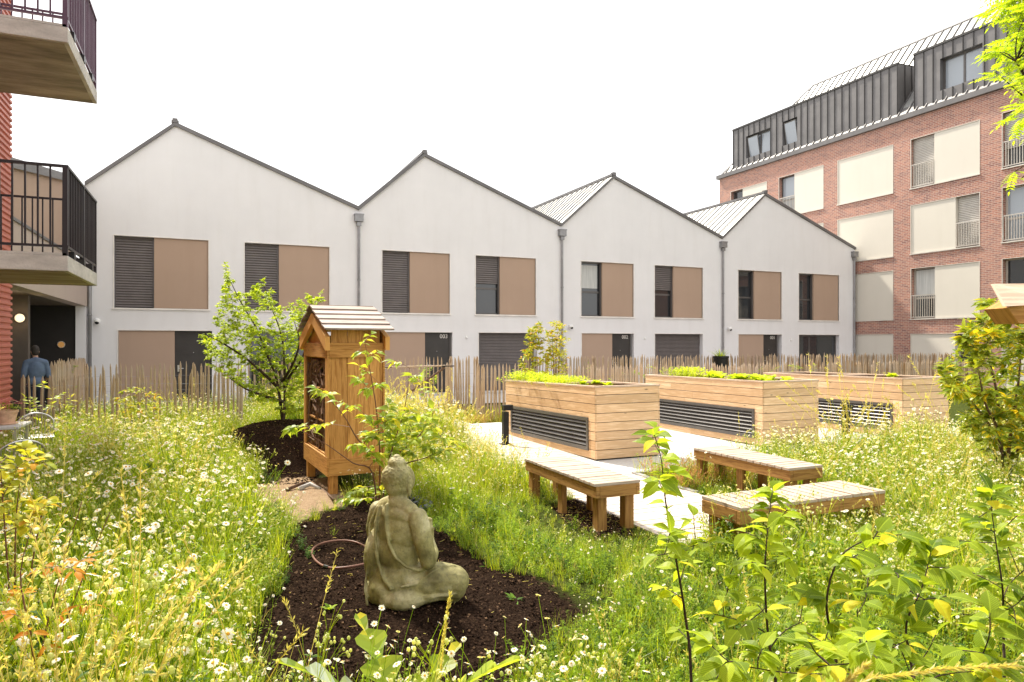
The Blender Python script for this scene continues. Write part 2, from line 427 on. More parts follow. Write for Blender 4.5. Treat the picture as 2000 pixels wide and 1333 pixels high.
def wall_grid(mb, x0, x1, z0, z1, holes, y=0.0, mi=0):
    """facade rectangle in the x-z plane (facing -y) with rectangular openings"""
    xs = sorted({x0, x1, *[h[0] for h in holes], *[h[1] for h in holes]})
    zs = sorted({z0, z1, *[h[2] for h in holes], *[h[3] for h in holes]})
    for i in range(len(xs)-1):
        for j in range(len(zs)-1):
            cx, cz = (xs[i]+xs[i+1])/2, (zs[j]+zs[j+1])/2
            if cx < x0 or cx > x1 or cz < z0 or cz > z1: continue
            if any(h[0] < cx < h[1] and h[2] < cz < h[3] for h in holes): continue
            q = [(xs[i], zs[j]), (xs[i+1], zs[j]), (xs[i+1], zs[j+1]), (xs[i], zs[j+1])]
            mb.quad([(x, y, z) for x, z in q], mi, [(x, z) for x, z in q])
def reveals(mb, h, dep, mi=0):
    x0, x1, z0, z1 = h
    mb.quad([(x0, 0, z0), (x0, 0, z1), (x0, dep, z1), (x0, dep, z0)], mi, [(0, z0), (0, z1), (dep, z1), (dep, z0)])
    mb.quad([(x1, 0, z0), (x1, dep, z0), (x1, dep, z1), (x1, 0, z1)], mi, [(0, z0), (dep, z0), (dep, z1), (0, z1)])
    mb.quad([(x0, 0, z1), (x1, 0, z1), (x1, dep, z1), (x0, dep, z1)], mi, [(x0, 0), (x1, 0), (x1, dep), (x0, dep)])
    mb.quad([(x0, 0, z0), (x0, dep, z0), (x1, dep, z0), (x1, 0, z0)], mi, [(x0, 0), (x0, dep), (x1, dep), (x1, 0)])

def blind_mesh(x0, x1, z0, z1, y, pitch=.076):
    mb = MB(); n = max(1, int((z1-z0)/pitch)); p = (z1-z0)/n
    for i in range(n):
        z = z0+i*p
        mb.quad([(x0, y+.02, z), (x1, y+.02, z), (x1, y-.012, z+p*.16), (x0, y-.012, z+p*.16)])
        mb.quad([(x0, y-.012, z+p*.16), (x1, y-.012, z+p*.16), (x1, y-.006, z+p*.70), (x0, y-.006, z+p*.70)])
        mb.quad([(x0, y-.006, z+p*.70), (x1, y-.006, z+p*.70), (x1, y+.022, z+p*.74), (x0, y+.022, z+p*.74)])
        mb.quad([(x0, y+.022, z+p*.74), (x1, y+.022, z+p*.74), (x1, y+.02, z+p), (x0, y+.02, z+p)])
    return mb
def frame_mesh(x0, x1, z0, z1, y, w=.06, t=.05, bars=(), mi=0):
    mb = MB()
    mb.box(x0, x0+w, y, y+t, z0, z1, mi); mb.box(x1-w, x1, y, y+t, z0, z1, mi)
    mb.box(x0+w, x1-w, y, y+t, z0, z0+w, mi); mb.box(x0+w, x1-w, y, y+t, z1-w, z1, mi)
    for b in bars:
        if b[0] == 'h': mb.box(x0+w, x1-w, y+.002, y+t-.002, b[1]-w*.6, b[1]+w*.6, mi)
        else: mb.box(b[1]-w*.6, b[1]+w*.6, y+.004, y+t-.004, z0+w, z1-w, mi)
    return mb
def pane(parent, x0, x1, z0, z1, y, mat='window_glass'):
    mb = MB(); mb.box(x0, x1, y, y+.012, z0, z1); return mb.build('pane', mat, parent)
def trim(parent, x0, x1, z0, z1, sill=True, gap=.0):
    mb = MB(); w = .028
    mb.box(x0-w, x0, -.018, .05, z0, z1+w); mb.box(x1, x1+w, -.018, .05, z0, z1+w)
    mb.box(x0, x1, -.018, .05, z1, z1+w)
    o = mb.build('trim', 'trim_light', parent)
    if sill:
        ms = MB(); ms.box(x0-.05, x1+.05, -.045, .24, z0-.045, z0); ms.build('sill', 'trim_light', parent)
    return o

def upper_window(h, x0, xs, x1, mode):
    """left part: opening with blind or glass, right part: brown panel"""
    z0, z1 = ZS, ZT
    w = MB()
    fr = frame_mesh(x0, xs+.10, z0, z1, .20, .06, .05, [('h', z0+.95)] if mode != 'closed' else [])
    win = fr.build('window', 'frame_grey', h)
    pane(win, x0+.06, xs+.04, z0+.06, z1-.06, .224)
    if mode == 'closed':
        b = blind_mesh(x0+.01, xs-.005, z0+.03, z1, .14); b.build('roller_blind', 'blind_dark', win)
    elif mode == 'half':
        b = blind_mesh(x0+.01, xs-.005, z0+1.12, z1, .14); b.build('roller_blind', 'blind_dark', win)
    elif mode == 'curtain':
        b = MB(); b.box(x0+.065, xs-.12, .212, .220, z0+1.1, z1-.12); b.build('curtain', 'curtain_white', win)
    p = MB(); p.box(xs, x1, .03, .26, z0, z1); p.build('panel', 'brown_panel', win)
    g = MB(); g.box(xs-.045, xs-.002, .10, .20, z0, z1); g.build('guide_rail', 'frame_grey', win)
    trim(win, x0, x1, z0, z1)
    return (x0, x1, z0, z1)

def ground_door(h, x0, xs, xd, x1, number=None):
    p = MB(); p.box(x0, xs, .03, .30, .02, ZG)
    pn = p.build('wall_panel', 'brown_panel', h)
    t = MB(); t.box(x0-.028, x0, -.018, .05, 0, ZG+.028); t.box(x0, x1, -.018, .05, ZG, ZG+.028); t.build('trim', 'trim_light', pn)
    d = MB(); d.box(xs+.002, xd, .14, .19, .03, ZG)
    for zz in (.75, 1.45): d.box(xs+.12, xd-.12, .132, .141, zz-.004, zz+.004)
    dr = d.build('front_door', 'door_dark', h)
    k = MB(); k.tube([(xs+.10, .14, 1.02), (xs+.10, .085, 1.02), (xs+.24, .085, 1.02)], .011, 8)
    k.box(xs+.075, xs+.125, .125, .14, .92, 1.12); k.build('handle', 'steel', dr)
    k = MB(); k.ball(((xs+xd)/2, .136, 1.5), (.012, .006, .012)); k.build('peephole', 'steel', dr)
    if number:
        cu = bpy.data.curves.new('house_number', 'FONT'); cu.body = number; cu.size = .20; cu.extrude = .003; cu.align_x = 'RIGHT'
        cu.materials.append(MATS['trim_light'])
        o = bpy.data.objects.new('house_number', cu); COL.objects.link(o); dg_ = bpy.context.evaluated_depsgraph_get(); nm_ = bpy.data.meshes.new_from_object(o.evaluated_get(dg_)); bpy.data.objects.remove(o)
        o = bpy.data.objects.new('house_number', nm_); COL.objects.link(o); o.parent = dr
        o.location = (xd-.06, .132, ZG-.20); o.rotation_euler = (PI/2, 0, 0)
    if x1 > xd+.01:
        s = MB(); s.box(xd, xd+.04, .10, .24, .0, ZG); s.build('door_frame', 'frame_grey', dr)
    st = MB(); st.box(x0, x1, -.02, .12, .0, .05); st.build('threshold', 'concrete', h)
    return (x0, x1, 0.03, ZG)

def ground_blind(h, x0, x1, glass=False):
    if glass:
        fr = frame_mesh(x0, x1, .05, ZG, .18, .07, .05, [('v', x0+(x1-x0)*.33)])
        w = fr.build('window', 'frame_grey', h)
        pane(w, x0+.07, x0+(x1-x0)*.33-.04, .12, ZG-.07, .2)
        pane(w, x0+(x1-x0)*.33+.04, x1-.07, .12, ZG-.07, .206)
    else:
        fr = frame_mesh(x0, x1, .05, ZG, .24, .07, .05); w = fr.build('window', 'frame_grey', h)
        blind_mesh(x0+.01, x1-.01, .06, ZG, .2, .055).build('roller_blind', 'blind_dark', w)
    t = MB(); t.box(x0-.028, x0, -.018, .05, 0, ZG+.028); t.box(x0, x1, -.018, .05, ZG, ZG+.028); t.build('trim', 'trim_light', w)
    return (x0, x1, .05, ZG)

V0 = -3.31; V1 = on_b(700, 413, HB)[0]; V2 = on_b(1096, 446, HB)[0]; V3 = on_b(1410, 470, HB)[0]; V4 = 27.93
EZ = 6.24; AZ = 8.3
HS = [
 (V0, V1, on_b(342, 250, HB)[0], 6.34, EZ+.02, 8.36, 'white gabled row house at the left end, its ground floor partly behind the garden tree'),
 (V1, V2, on_b(829, 312, HB)[0], EZ, EZ, AZ, 'white gabled row house with door number 003, behind the wooden insect hotel'),
 (V2, V3, on_b(1198, 353, HB)[0], EZ, EZ, AZ, 'white gabled row house with a curtained upstairs window, third from the left'),
 (V3, V4, on_b(1494, 384, HB)[0], EZ, EZ-.02, AZ, 'white gabled row house at the right end, touching the red brick block'),
]
UP = [[(223, 301, 407, 'closed'), (478, 545, 643, 'closed')],
      [(746.6, 801, 878, 'closed'), (929, 977, 1046, 'half')],
      [(1135, 1177, 1237, 'curtain'), (1278.5, 1316, 1372, 'half')],
      [(1441.6, 1474, 1526, 'glass'), (1560, 1590, 1638, 'glass')]]
DEEP = 12.0
for i, (xa, xb, ap, ez0, ez1, az, lab) in enumerate(HS):
    h = thing('row_house', lab, 'house', (xa, HB, 0), 0, 'white gabled row houses')
    L = lambda px: fa(px)-xa
    holes = []
    for (p0, p1, p2, mode) in UP[i]:
        holes.append(upper_window(h, L(p0), L(p1), L(p2), mode))
    if i == 0:
        holes.append(ground_door(h, L(231), L(341), L(414), L(414)))
        holes.append(ground_blind(h, L(487), L(600), True))
    elif i == 1:
        holes.append(ground_door(h, L(742), L(830.5), L(880), L(883.5), '003'))
        holes.append(ground_blind(h, L(935), L(1047)))
    elif i == 2:
        holes.append(ground_door(h, L(1136), L(1196.5), L(1233), L(1238), '002'))
        holes.append(ground_blind(h, L(1279), L(1372.6)))
    else:
        holes.append(ground_door(h, L(1442), L(1492), L(1520.4), L(1527), '001'))
        holes.append(ground_blind(h, L(1560), L(1639), True))
    W_ = xb-xa; A_ = ap-xa
    wl = MB(); ezm = min(ez0, ez1)
    wall_grid(wl, 0, W_, 0, ezm, holes)
    wl.quad([(0, 0, ezm), (W_, 0, ezm), (W_, 0, ez1), (A_, 0, az), (0, 0, ez0)])
    for hh in holes: reveals(wl, hh, .3 if hh[2] < 1 else .27)
    # side, back and inner backing walls
    wl.quad([(0, 0, 0), (0, 0, ez0), (0, DEEP, ez0), (0, DEEP, 0)]); wl.quad([(W_, 0, 0), (W_, DEEP, 0), (W_, DEEP, ez1), (W_, 0, ez1)])
    wl.quad([(0, DEEP, 0), (0, DEEP, ez0), (A_, DEEP, az), (W_, DEEP, ez1), (W_, DEEP, 0)])
    wl.build('wall', 'pale_plaster', h)
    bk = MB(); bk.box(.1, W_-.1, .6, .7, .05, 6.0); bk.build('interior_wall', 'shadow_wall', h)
    # roof: two metal slopes with standing seams, dark verge along the gable
    rf = MB()
    for (x0, z0, x1, z1) in ((0, ez0, A_, az), (A_, az, W_, ez1)):
        dx, dz = x1-x0, z1-z0; Ls = math.hypot(dx, dz); nx, nz = -dz/Ls, dx/Ls
        t0, t1 = .02, .11
        a0 = (x0+nx*t0*0, z0+t0); a1 = (x1, z1+t0); b0 = (x0, z0+t1); b1 = (x1, z1+t1)
        for (p, q, flip) in ((a0, a1, 1), (b0, b1, 0)):
            ps = [(p[0], -.06, p[1]), (q[0], -.06, q[1]), (q[0], DEEP+.06, q[1]), (p[0], DEEP+.06, p[1])]
            rf.quad(ps[::-1] if flip else ps, 0)
        for y in (-.06, DEEP+.06):
            rf.quad([(a0[0], y, a0[1]), (a1[0], y, a1[1]), (b1[0], y, b1[1]), (b0[0], y, b0[1])], 1)
        # verge flashing
        ve = [(x0, z0), (x1, z1)]
        rf.quad([(x0, -.075, z0-.01), (x1, -.075, z1-.01), (x1, -.075, z1+.10), (x0, -.075, z0+.10)], 1)
        rf.quad([(x0, -.075, z0+.10), (x1, -.075, z1+.10), (x1, .03, z1+.10), (x0, .03, z0+.10)], 1)
        rf.quad([(x0, -.075, z0-.01), (x0, 0, z0-.01), (x1, 0, z1-.01), (x1, -.075, z1-.01)], 1)
        y = .42
        while y < DEEP:
            for s_ in (-.016, .016):
                rf.quad([(x0, y+s_, z0+t1), (x1, y+s_, z1+t1), (x1, y+s_, z1+t1+.05), (x0, y+s_, z0+t1+.05)], 1)
            rf.quad([(x0, y-.016, z0+t1+.05), (x1, y-.016, z1+t1+.05), (x1, y+.016, z1+t1+.05), (x0, y+.016, z0+t1+.05)], 1)
            y += .43
    ro = rf.build('roof', ['zinc_light', 'zinc_dark'], h)
    rc = MB(); rc.box(A_-.10, A_+.10, -.05, DEEP, az+.07, az+.16); rc.box(A_-.07, A_+.07, -.09, .1, az+.08, az+.21); rc.build('ridge_cap', 'zinc_dark', ro)
    if i == 0:
        x = L(176); q = MB(); q.tube([(x, -.07, 0), (x, -.07, 6.0)], .05, 10); 
        for z in (.9, 2.6, 4.4): q.tube([(x, -.07, z-.02), (x, -.07, z+.02)], .06, 10)
        q.build('downpipe', 'zinc_pipe', h, smooth=True)
    # downpipe at the right-hand valley
    x = W_ if i < 3 else W_-.12
    q = MB(); q.tube([(x, -.08, .0), (x, -.08, 5.75)], .043, 12)
    for z in (.6, 1.6, 3.9): q.tube([(x, -.08, z-.03), (x, -.08, z+.03)], .052, 12)
    dp = q.build('downpipe', 'zinc_pipe', h, smooth=False)
    q = MB(); q.box(x-.14, x+.14, -.18, -.005, 5.85, 6.08); q.box(x-.155, x+.155, -.195, -.003, 6.06, 6.105)
    q.box(x-.07, x+.07, -.14, -.01, 5.70, 5.83)
    q.build('hopper', 'zinc_pipe', dp)

# small fixtures on the walls
def cam_dome(px, py, label, s=1.0):
    a, z = on_b(px, py, HB-.1)
    o = thing('security_camera', label, 'security camera', (a, HB-.003, z), 0, 'white security cameras on the row houses')
    m = MB(); m.box(-.05, .05, -.03, 0, -.05, .05); m.tube([(0, -.03, 0), (0, -.10, .0)], [.03, .045], 10); m.build('bracket', 'white_plastic', o)
    m = MB(); m.ball((0, -.14, -.01), .085, 14, 10); m.build('dome', 'white_plastic', o, smooth=True)
    m = MB(); m.ball((0, -.165, -.045), .06, 12, 8); m.build('lens', 'black_metal', o, smooth=True)
cam_dome(190, 627, 'white dome camera on the pale wall beside the left end downpipe')
cam_dome(1115, 638, 'white dome camera high on the wall above the fence, right of the twin bush')
cam_dome(1425, 642, 'white dome camera beside the downpipe above the spiky potted plant')
for px, py, lab in ((911, 659, 'small white sensor between door 003 and the wide roller blind'),
                    (1259, 661, 'small white sensor between door 002 and the wide roller blind'),
                    (1544, 664, 'small white sensor between door 001 and the ground floor glass')):
    a, z = on_b(px, py, HB)
    m = MB(); m.box(-.04, .04, -.035, -.003, -.05, .05); m.ball((0, -.04, -.015), (.032, .03, .032), 10, 6)
    o = m.build('wall_sensor', 'white_plastic', None, (a, HB, z)); tag(o, lab, 'sensor', 'small white sensors on the row houses')

# ================= BRICK BLOCK =================
BA = 28.02
def br(px, py, back=0.0): return on_a(px, py, BA+back)   # (b, z)
bk = thing('brick_building', 'red brick apartment block with dark zinc dormers and cream panels', 'building', (BA, 0, 0))
B0, B1, BZ = 4.0, 32.5, 11.62
ROWS = [(8.53, 10.69), (5.68, 7.80), (2.84, 5.05), (.05, 2.19)]
# mesh is built in a local frame x = distance along wall from the far end (b decreasing), y = depth into block
Mb = Matrix(((0, 1, 0, 0), (-1, 0, 0, B1), (0, 0, 1, 0), (0, 0, 0, 1)))   # local (x, y, z) -> (y, B1-x, z)
def lx(px): return B1-br(px, 600)[0]
class BMB(MB):
    def build(s, *a, **k):
        s.v = [tuple(Mb @ Vector(p)) for p in s.v]; return super().build(*a, **k)
class _sw: pass
_MB = MB
def inB(fn, *a, **k):
    global MB
    MB = BMB
    try: return fn(*a, **k)
    finally: MB = _MB
cols = [  # px0, px1, per row: opening (pxa, pxb, kind) or None
 (1427, 1498, [('L', 1450), None, None, None]),
 (1521, 1608.6, [('L', 1551), ('L', 1551), None, None]),
 (1635.7, 1744.8, [None, None, None, None]),
 (1778.6, 1914, [('L', 1824), ('R', 1866), ('L', 1825), ('R', 1865)]),
 (1957, 2110, [('L', 2010), ('L', 2010), ('L', 2010), None]),
 (2170, 2420, [('R', 2330), ('L', 2250), ('R', 2330), None]),
]
bholes = []
def build_brick_openings():
    for ci, (p0, p1, per) in enumerate(cols):
        x0, x1 = lx(p0), lx(p1)
        for ri, (z0, z1) in enumerate(ROWS):
            if ci == 0 and ri > 0: continue
            if ci == 1 and ri > 1: continue
            bholes.append((x0, x1, z0, z1))
            op = per[ri]
            if op is None: pa, pb, oa, ob = x0, x1, None, None
            elif op[0] == 'L': oa, ob = x0, lx(op[1]); pa, pb = ob, x1
            else: pa, pb = x0, lx(op[1]); oa, ob = pb, x1
            m = MB(); m.box(pa+.002, pb-.002, .02, .30, z0+.002, z1-.002); pn = m.build('panel', 'cream_panel', bk)
            m = MB(); w = .02
            m.box(x0, x0+w, -.012, .018, z0, z1); m.box(x1-w, x1, -.012, .018, z0, z1)
            m.box(x0+w, x1-w, -.012, .018, z1-w, z1); m.box(x0-.02, x1+.02, -.05, .018, z0-.04, z0)
            m.build('trim', 'trim_cream', pn)
            if oa is None: continue
            kind = (ci, ri)
            fr = frame_mesh(oa+.01, ob-.01, z0, z1, .22, .07, .05, [('h', z0+.9)] if kind != (3, 0) else [])
            w_ = fr.build('window', 'railing_beige' if ci > 1 else 'frame_grey', bk)
            pane(w_, oa+.08, ob-.08, z0+.07, z1-.07, .245, 'sky_glass' if kind in ((1, 0), (4, 1)) else 'window_glass')
            if kind in ((3, 0), (3, 1), (4, 0)):
                lo = z0+.05 if kind != (4, 0) else z0+.75
                blind_mesh(oa+.01, ob-.01, lo, z1, .17, .07).build('roller_blind', 'blind_light', w_)
            if kind in ((3, 2),):
                m = MB(); m.box(oa+.1, ob-.1, .225, .235, z0+.98, z1-.1); m.build('curtain', 'curtain_white', w_)
            if ri < 3 and ci > 0:
                m = MB(); m.box(oa+.02, ob-.02, .0, .035, z0+1.0, z0+1.035); m.box(oa+.02, ob-.02, .0, .035, z0+.06, z0+.09)
                n = max(4, int((ob-oa)/.105))
                for k in range(n+1):
                    x = oa+.035+(ob-oa-.07)*k/n; m.box(x-.01, x+.01, .005, .03, z0+.09, z0+1.0)
                m.build('balustrade', 'railing_beige', w_)
inB(build_brick_openings)
def bwall():
    m = MB(); X1 = B1-B0
    wall_grid(m, 0, X1, 0, BZ, bholes)
    for hh in bholes: reveals(m, hh, .3)
    m.quad([(0, 0, 0), (0, 0, BZ), (0, 9, BZ), (0, 9, 0)], 0, [(0, 0), (0, BZ), (9, BZ), (9, 0)])
    m.quad([(X1, 0, 0), (X1, 9, 0), (X1, 9, BZ), (X1, 0, BZ)], 0, [(0, 0), (9, 0), (9, BZ), (0, BZ)])
    m.quad([(0, 9, 0), (0, 9, BZ), (X1, 9, BZ), (X1, 9, 0)])
    m.build('wall', 'red_brick', bk)
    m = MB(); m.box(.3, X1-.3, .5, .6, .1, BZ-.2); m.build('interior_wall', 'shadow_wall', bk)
    # eaves gutter and steep metal roof with hipped end
    m = MB(); m.box(-.12, X1+.1, -.16, .12, BZ+.002, BZ+.22); m.build('gutter', 'zinc_dark', bk)
    RX, RZ, HX = 4.0, 16.72, 3.3
    m = MB()
    e0 = (-.10, .10, BZ+.2); e1 = (X1+.1, .10, BZ+.2); r0 = (HX, RX, RZ); r1 = (X1+.1, RX, RZ); f0 = (-.10, 8.1, BZ+.2); f1 = (X1+.1, 8.1, BZ+.2)
    zs_ = (12.35-BZ-.2)/(RZ-BZ-.2); l0 = tuple(e0[k]+(r0[k]-e0[k])*zs_ for k in range(3)); l1 = tuple(e1[k]+(r1[k]-e1[k])*zs_ for k in range(3))
    m.quad([e0, e1, l1, l0], 1); m.quad([l0, l1, r1, r0]); m.quad([f0, r0, r1, f1]); m.quad([e0, r0, f0]); m.quad([e1, f1, r1])
    x = .3
    while x < X1:
        fr_ = min(1, x/HX)   # seams stop at the hip
        top = (x, .10+(RX-.10)*fr_, BZ+.2+(RZ-BZ-.2)*fr_)
        b_ = (x, .10, BZ+.2)
        for s_ in (-.015, .015):
            m.quad([(b_[0]+s_, b_[1], b_[2]), (top[0]+s_, top[1], top[2]), (top[0]+s_, top[1]-.03, top[2]+.045), (b_[0]+s_, b_[1]-.03, b_[2]+.045)], 1)
        m.quad([(b_[0]-.015, b_[1]-.03, b_[2]+.045), (b_[0]+.015, b_[1]-.03, b_[2]+.045), (top[0]+.015, top[1]-.03, top[2]+.045), (top[0]-.015, top[1]-.03, top[2]+.045)], 1)
        x += .43
    ro = m.build('roof', ['zinc_light', 'zinc_dark'], bk)
    m = MB(); m.tube([r0, r1], .06, 6); m.tube([e0, r0], .05, 6); m.build('ridge_cap', 'zinc_dark', ro)
inB(bwall)
def dormer(x0, x1, zb, zt, wins, side_r):
    # front face set back .32 m; joined panels with standing seams
    y = .32
    m = MB(); holes = []
    for (pa, pb, za, zb2) in wins: holes.append((pa, pb, za, zb2))
    wall_grid(m, x0, x1, zb, zt, holes, y)
    for h in holes:
        k0 = len(m.v); reveals(m, h, .35)
        for k in range(k0, len(m.v)): m.v[k] = (m.v[k][0], m.v[k][1]+y, m.v[k][2])
    for xx in (x0, x1):
        m.quad([(xx, y, zb-.3), (xx, y, zt), (xx, 2.7, zt), (xx, 2.7, zb-.3)])
    m.quad([(x0-.03, y-.05, zt), (x1+.03, y-.05, zt), (x1+.03, 3.0, zt+.1), (x0-.03, 3.0, zt+.1)])
    m.box(x0-.03, x1+.03, y-.05, y+.02, zt-.06, zt+.03, 1)
    n = round((x1-x0)/.42)
    for k in range(n+1):
        x = x0+(x1-x0)*k/n; spans = [(zb, zt-.06)]
        for h in holes:
            if h[0]-.02 < x < h[1]+.02: spans = [(zb, h[2]), (h[3], zt-.06)]
        for a_, b_ in spans:
            m.box(x-.013, x+.013, y-.035, y, a_, b_, 1)
    for yy in (.8, 1.25, 1.7, 2.15):
        for xx, dx in ((x0, -.03), (x1, .03)):
            m.box(min(xx, xx+dx), max(xx, xx+dx), yy-.013, yy+.013, zb-.3, zt-.02, 1)
    d = m.build('dormer', ['zinc_dark', 'zinc_seam'], bk)
    for h in holes:
        w_ = h[1]-h[0]
        fr = frame_mesh(h[0], h[1], h[2], h[3], y+.24, .07, .06, [('v', h[0]+w_*(.5))] if w_ > 1.2 else [])
        f = fr.build('window', 'frame_grey', d)
        m = MB(); m.box(h[0]+.07, h[1]-.07, y+.27, y+.28, h[2]+.07, h[3]-.07); m.build('pane', 'sky_glass', f)
        if side_r:
            # a sash tilted open
            m = MB(); xa = h[0]+.08; xb = h[0]+min(w_-.08, .85)
            p = [(xa, y+.23, h[2]+.08), (xb, y+.23, h[2]+.08), (xb, y+.05, h[3]-.1), (xa, y+.05, h[3]-.1)]
            m.quad(p); m.tube([p[0], p[3]], .03, 4, 1); m.tube([p[1], p[2]], .03, 4, 1); m.tube([p[2], p[3]], .03, 4, 1)
            m.build('sash', ['sky_glass', 'frame_grey'], f)
def dorms():
    def P(px, py): b, z = br(px, py, .32); return B1-b, z
    w1a = P(1457, 283); w1b = P(1504, 309); w2a = P(1528, 250); w2b = P(1557, 290); w3a = P(1836, 131); w3b = P(1919, 165)
    dormer(P(1432, 300)[0], P(1753, 200)[0], 12.0, 14.4, [(w1a[0], w1b[0], 12.45, 13.72), (w2a[0], w2b[0], 12.45, 13.75)], 1)
    dormer(P(1786, 160)[0], B1-B0-.6, 12.0, 14.5, [(w3a[0], w3b[0], 12.5, 13.85), (w3b[0]+3, w3b[0]+5.5, 12.5, 13.85)], 0)
inB(dorms)

# ================= LEFT BUILDING =================
LA = -3.24
lb = thing('red_building', 'building with red corrugated metal cladding and concrete balconies at the left edge', 'building', (LA, 0, 0))
m = MB(); z = .0; pit = .105
while z < 9.2:   # trapezoid profile, ribs horizontal, lapped downwards
    for (z0, x0, z1, x1) in ((0, 0, .035, 0), (.035, 0, .05, .03), (.05, .03, .09, .03), (.09, .03, pit, 0)):
        m.quad([(x0, -6, z+z0), (x0, 14.66, z+z0), (x1, 14.66, z+z1), (x1, -6, z+z1)])
        m.quad([(x0, 14.66, z+z0), (-.2, 14.66, z+z0), (-.2, 14.66, z+z1), (x1, 14.66, z+z1)])
    z += pit
m.build('cladding', 'corrugated_red', lb)
m = MB(); m.box(-8, -.02, -6, 14.60, 0, 9.3); m.build('wall', 'plaster_grey', lb)
# passage volume between the clad wall and the house row
m = MB()
m.box(-.30, 0, 14.68, HB, 2.85, 4.0)                          # parapet beam over the passage
m.build('parapet', 'beige_render', lb)
m = MB(); m.box(-.34, .03, 14.66, HB-.01, 4.0, 4.06); m.build('coping', 'zinc_dark', lb)
m = MB()
m.quad([(-.36, 14.66, 4.0), (-.36, HB, 4.0), (-.36, HB, 6.42), (-.36, 14.66, 5.0)])
m.quad([(-.36, 14.66, 4.0), (-.36, 14.66, 5.0), (-6, 14.66, 5.0), (-6, 14.66, 4.0)])
m.build('upper_wall', 'brown_panel', lb)
m = MB()
for (x0, x1, dz, t_) in ((-.44, -.28, 0, .16),):
    P = [(x0, 14.6, 5.0), (x1, 14.6, 5.0), (x1, HB, 6.42), (x0, HB, 6.42)]
    m.quad([(p[0], p[1], p[2]+t_) for p in P]); m.quad([(x1, 14.6, 5.0-.04), (x1, HB, 6.38), (x1, HB, 6.42+t_), (x1, 14.6, 5.0+t_)])
m.quad([(-.4, 14.6, 5.14), (-.4, HB, 6.56), (-6, HB, 6.9), (-6, 14.6, 5.5)], 1)
m.build('sloping_roof', ['zinc_dark', 'zinc_light'], lb)
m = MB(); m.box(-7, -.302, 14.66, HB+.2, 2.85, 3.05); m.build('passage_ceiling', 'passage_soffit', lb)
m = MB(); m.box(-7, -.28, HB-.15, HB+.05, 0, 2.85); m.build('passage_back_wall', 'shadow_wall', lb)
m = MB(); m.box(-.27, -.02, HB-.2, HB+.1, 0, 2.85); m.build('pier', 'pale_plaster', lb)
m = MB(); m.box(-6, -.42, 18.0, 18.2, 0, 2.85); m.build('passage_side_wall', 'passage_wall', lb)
def wall_lamp(x, b, z, label, name='bulkhead_lamp', mat='lamp_glow', en=1.6):
    o = thing(name, label, 'lamp', (x, b, z), 0, 'round lamps in the dark passage')
    m = MB(); m.tube([(0, 0, 0), (0, -.05, 0)], .095, 20); m.build('housing', 'aluminium', o, smooth=False)
    m = MB(); m.ball((0, -.05, 0), (.078, .05, .078), 18, 10); m.build('diffuser', mat, o, smooth=True)
    L = bpy.data.lights.new('lamp_light', 'POINT'); L.energy = en; L.color = (1, .7, .4); L.shadow_soft_size = .1
    lo = bpy.data.objects.new('lamp_light', L); COL.objects.link(lo); lo.parent = o; lo.location = (0, -.25, 0)
wall_lamp(-3.80, 17.98, 2.34, 'round lit bulkhead lamp on the grey side wall of the dark passage')
a_, z_ = on_b(120, 667, HB-.16)
wall_lamp(a_, HB-.16, 1.75, 'faint round lamp deep on the back wall of the dark passage', mat='lamp_faint', en=.12)

def balcony(zt, mat, label, full=True, gx=1.65):
    """slab from the clad wall outwards; a from LA to -1.59, b from 9.83 to 12.18"""
    o = thing('balcony', label, 'balcony', (LA, 9.83, zt), 0, 'concrete balconies on the red building')
    Wd, Ln, T = gx, 2.35, .19
    m = MB(); m.box(.035, Wd, 0, Ln, -T, 0); m.build('slab', 'concrete', o, bevel=.008)
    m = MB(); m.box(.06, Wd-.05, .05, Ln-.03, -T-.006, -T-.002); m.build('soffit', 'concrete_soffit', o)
    m = MB(); m.box(.035, Wd-.02, .0, .012, .0, .03)
    m.build('drip_edge', 'concrete', o)
    r = MB(); H = 1.11
    zb = .10
    # front (facing camera) side and outer side
    r.box(.06, Wd+.0, .0, .05, H-.03, H); r.box(.06, Wd, .01, .04, zb, zb+.03)
    r.box(Wd-.05, Wd, .05, Ln, H-.03, H); r.box(Wd-.04, Wd-.01, .05, Ln, zb, zb+.03)
    top = r.build('handrail', mat, o)
    p = MB()
    for (x, y) in ((Wd-.06, .0), (Wd-.06, Ln-.06), (Wd/2-.1, .0), (.08, .0), (Wd-.06, Ln/2)):
        p.box(x, x+.055, y, y+.055, 0, H-.03)
    p.build('posts', mat, o)
    b = MB(); n = 12
    for k in range(1, n):
        x = .06+(Wd-.12)*k/n; b.box(x-.009, x+.009, .012, .038, zb+.03, H-.03)
    b.build('front_balusters', mat, o)
    b = MB(); n = 19
    for k in range(1, n):
        y = .05+(Ln-.1)*k/n; b.box(Wd-.038, Wd-.012, y-.009, y+.009, zb+.03, H-.03)
    b.build('side_balusters', mat, o)
    k_ = MB()
    for y in (.35, 1.1, 1.8): k_.box(Wd-.10, Wd+.01, y, y+.12, .0, .09)
    k_.build('brackets', 'black_metal', o)
    b = MB()   # far side railing seen through
    b.box(.06, Wd-.06, Ln-.045, Ln-.02, H-.03, H); b.box(.06, Wd-.06, Ln-.04, Ln-.02, zb, zb+.03); n = 12
    for q in range(1, n):
        x = .06+(Wd-.12)*q/n; b.box(x-.009, x+.009, Ln-.04, Ln-.02, zb+.03, H-.03)
    b.build('far_balusters', mat, o)
balcony(2.865, 'railing_dark', 'lower concrete balcony with a dark metal railing, above the left passage')
balcony(5.66, 'railing_violet', 'upper concrete balcony with stained underside and violet railing')
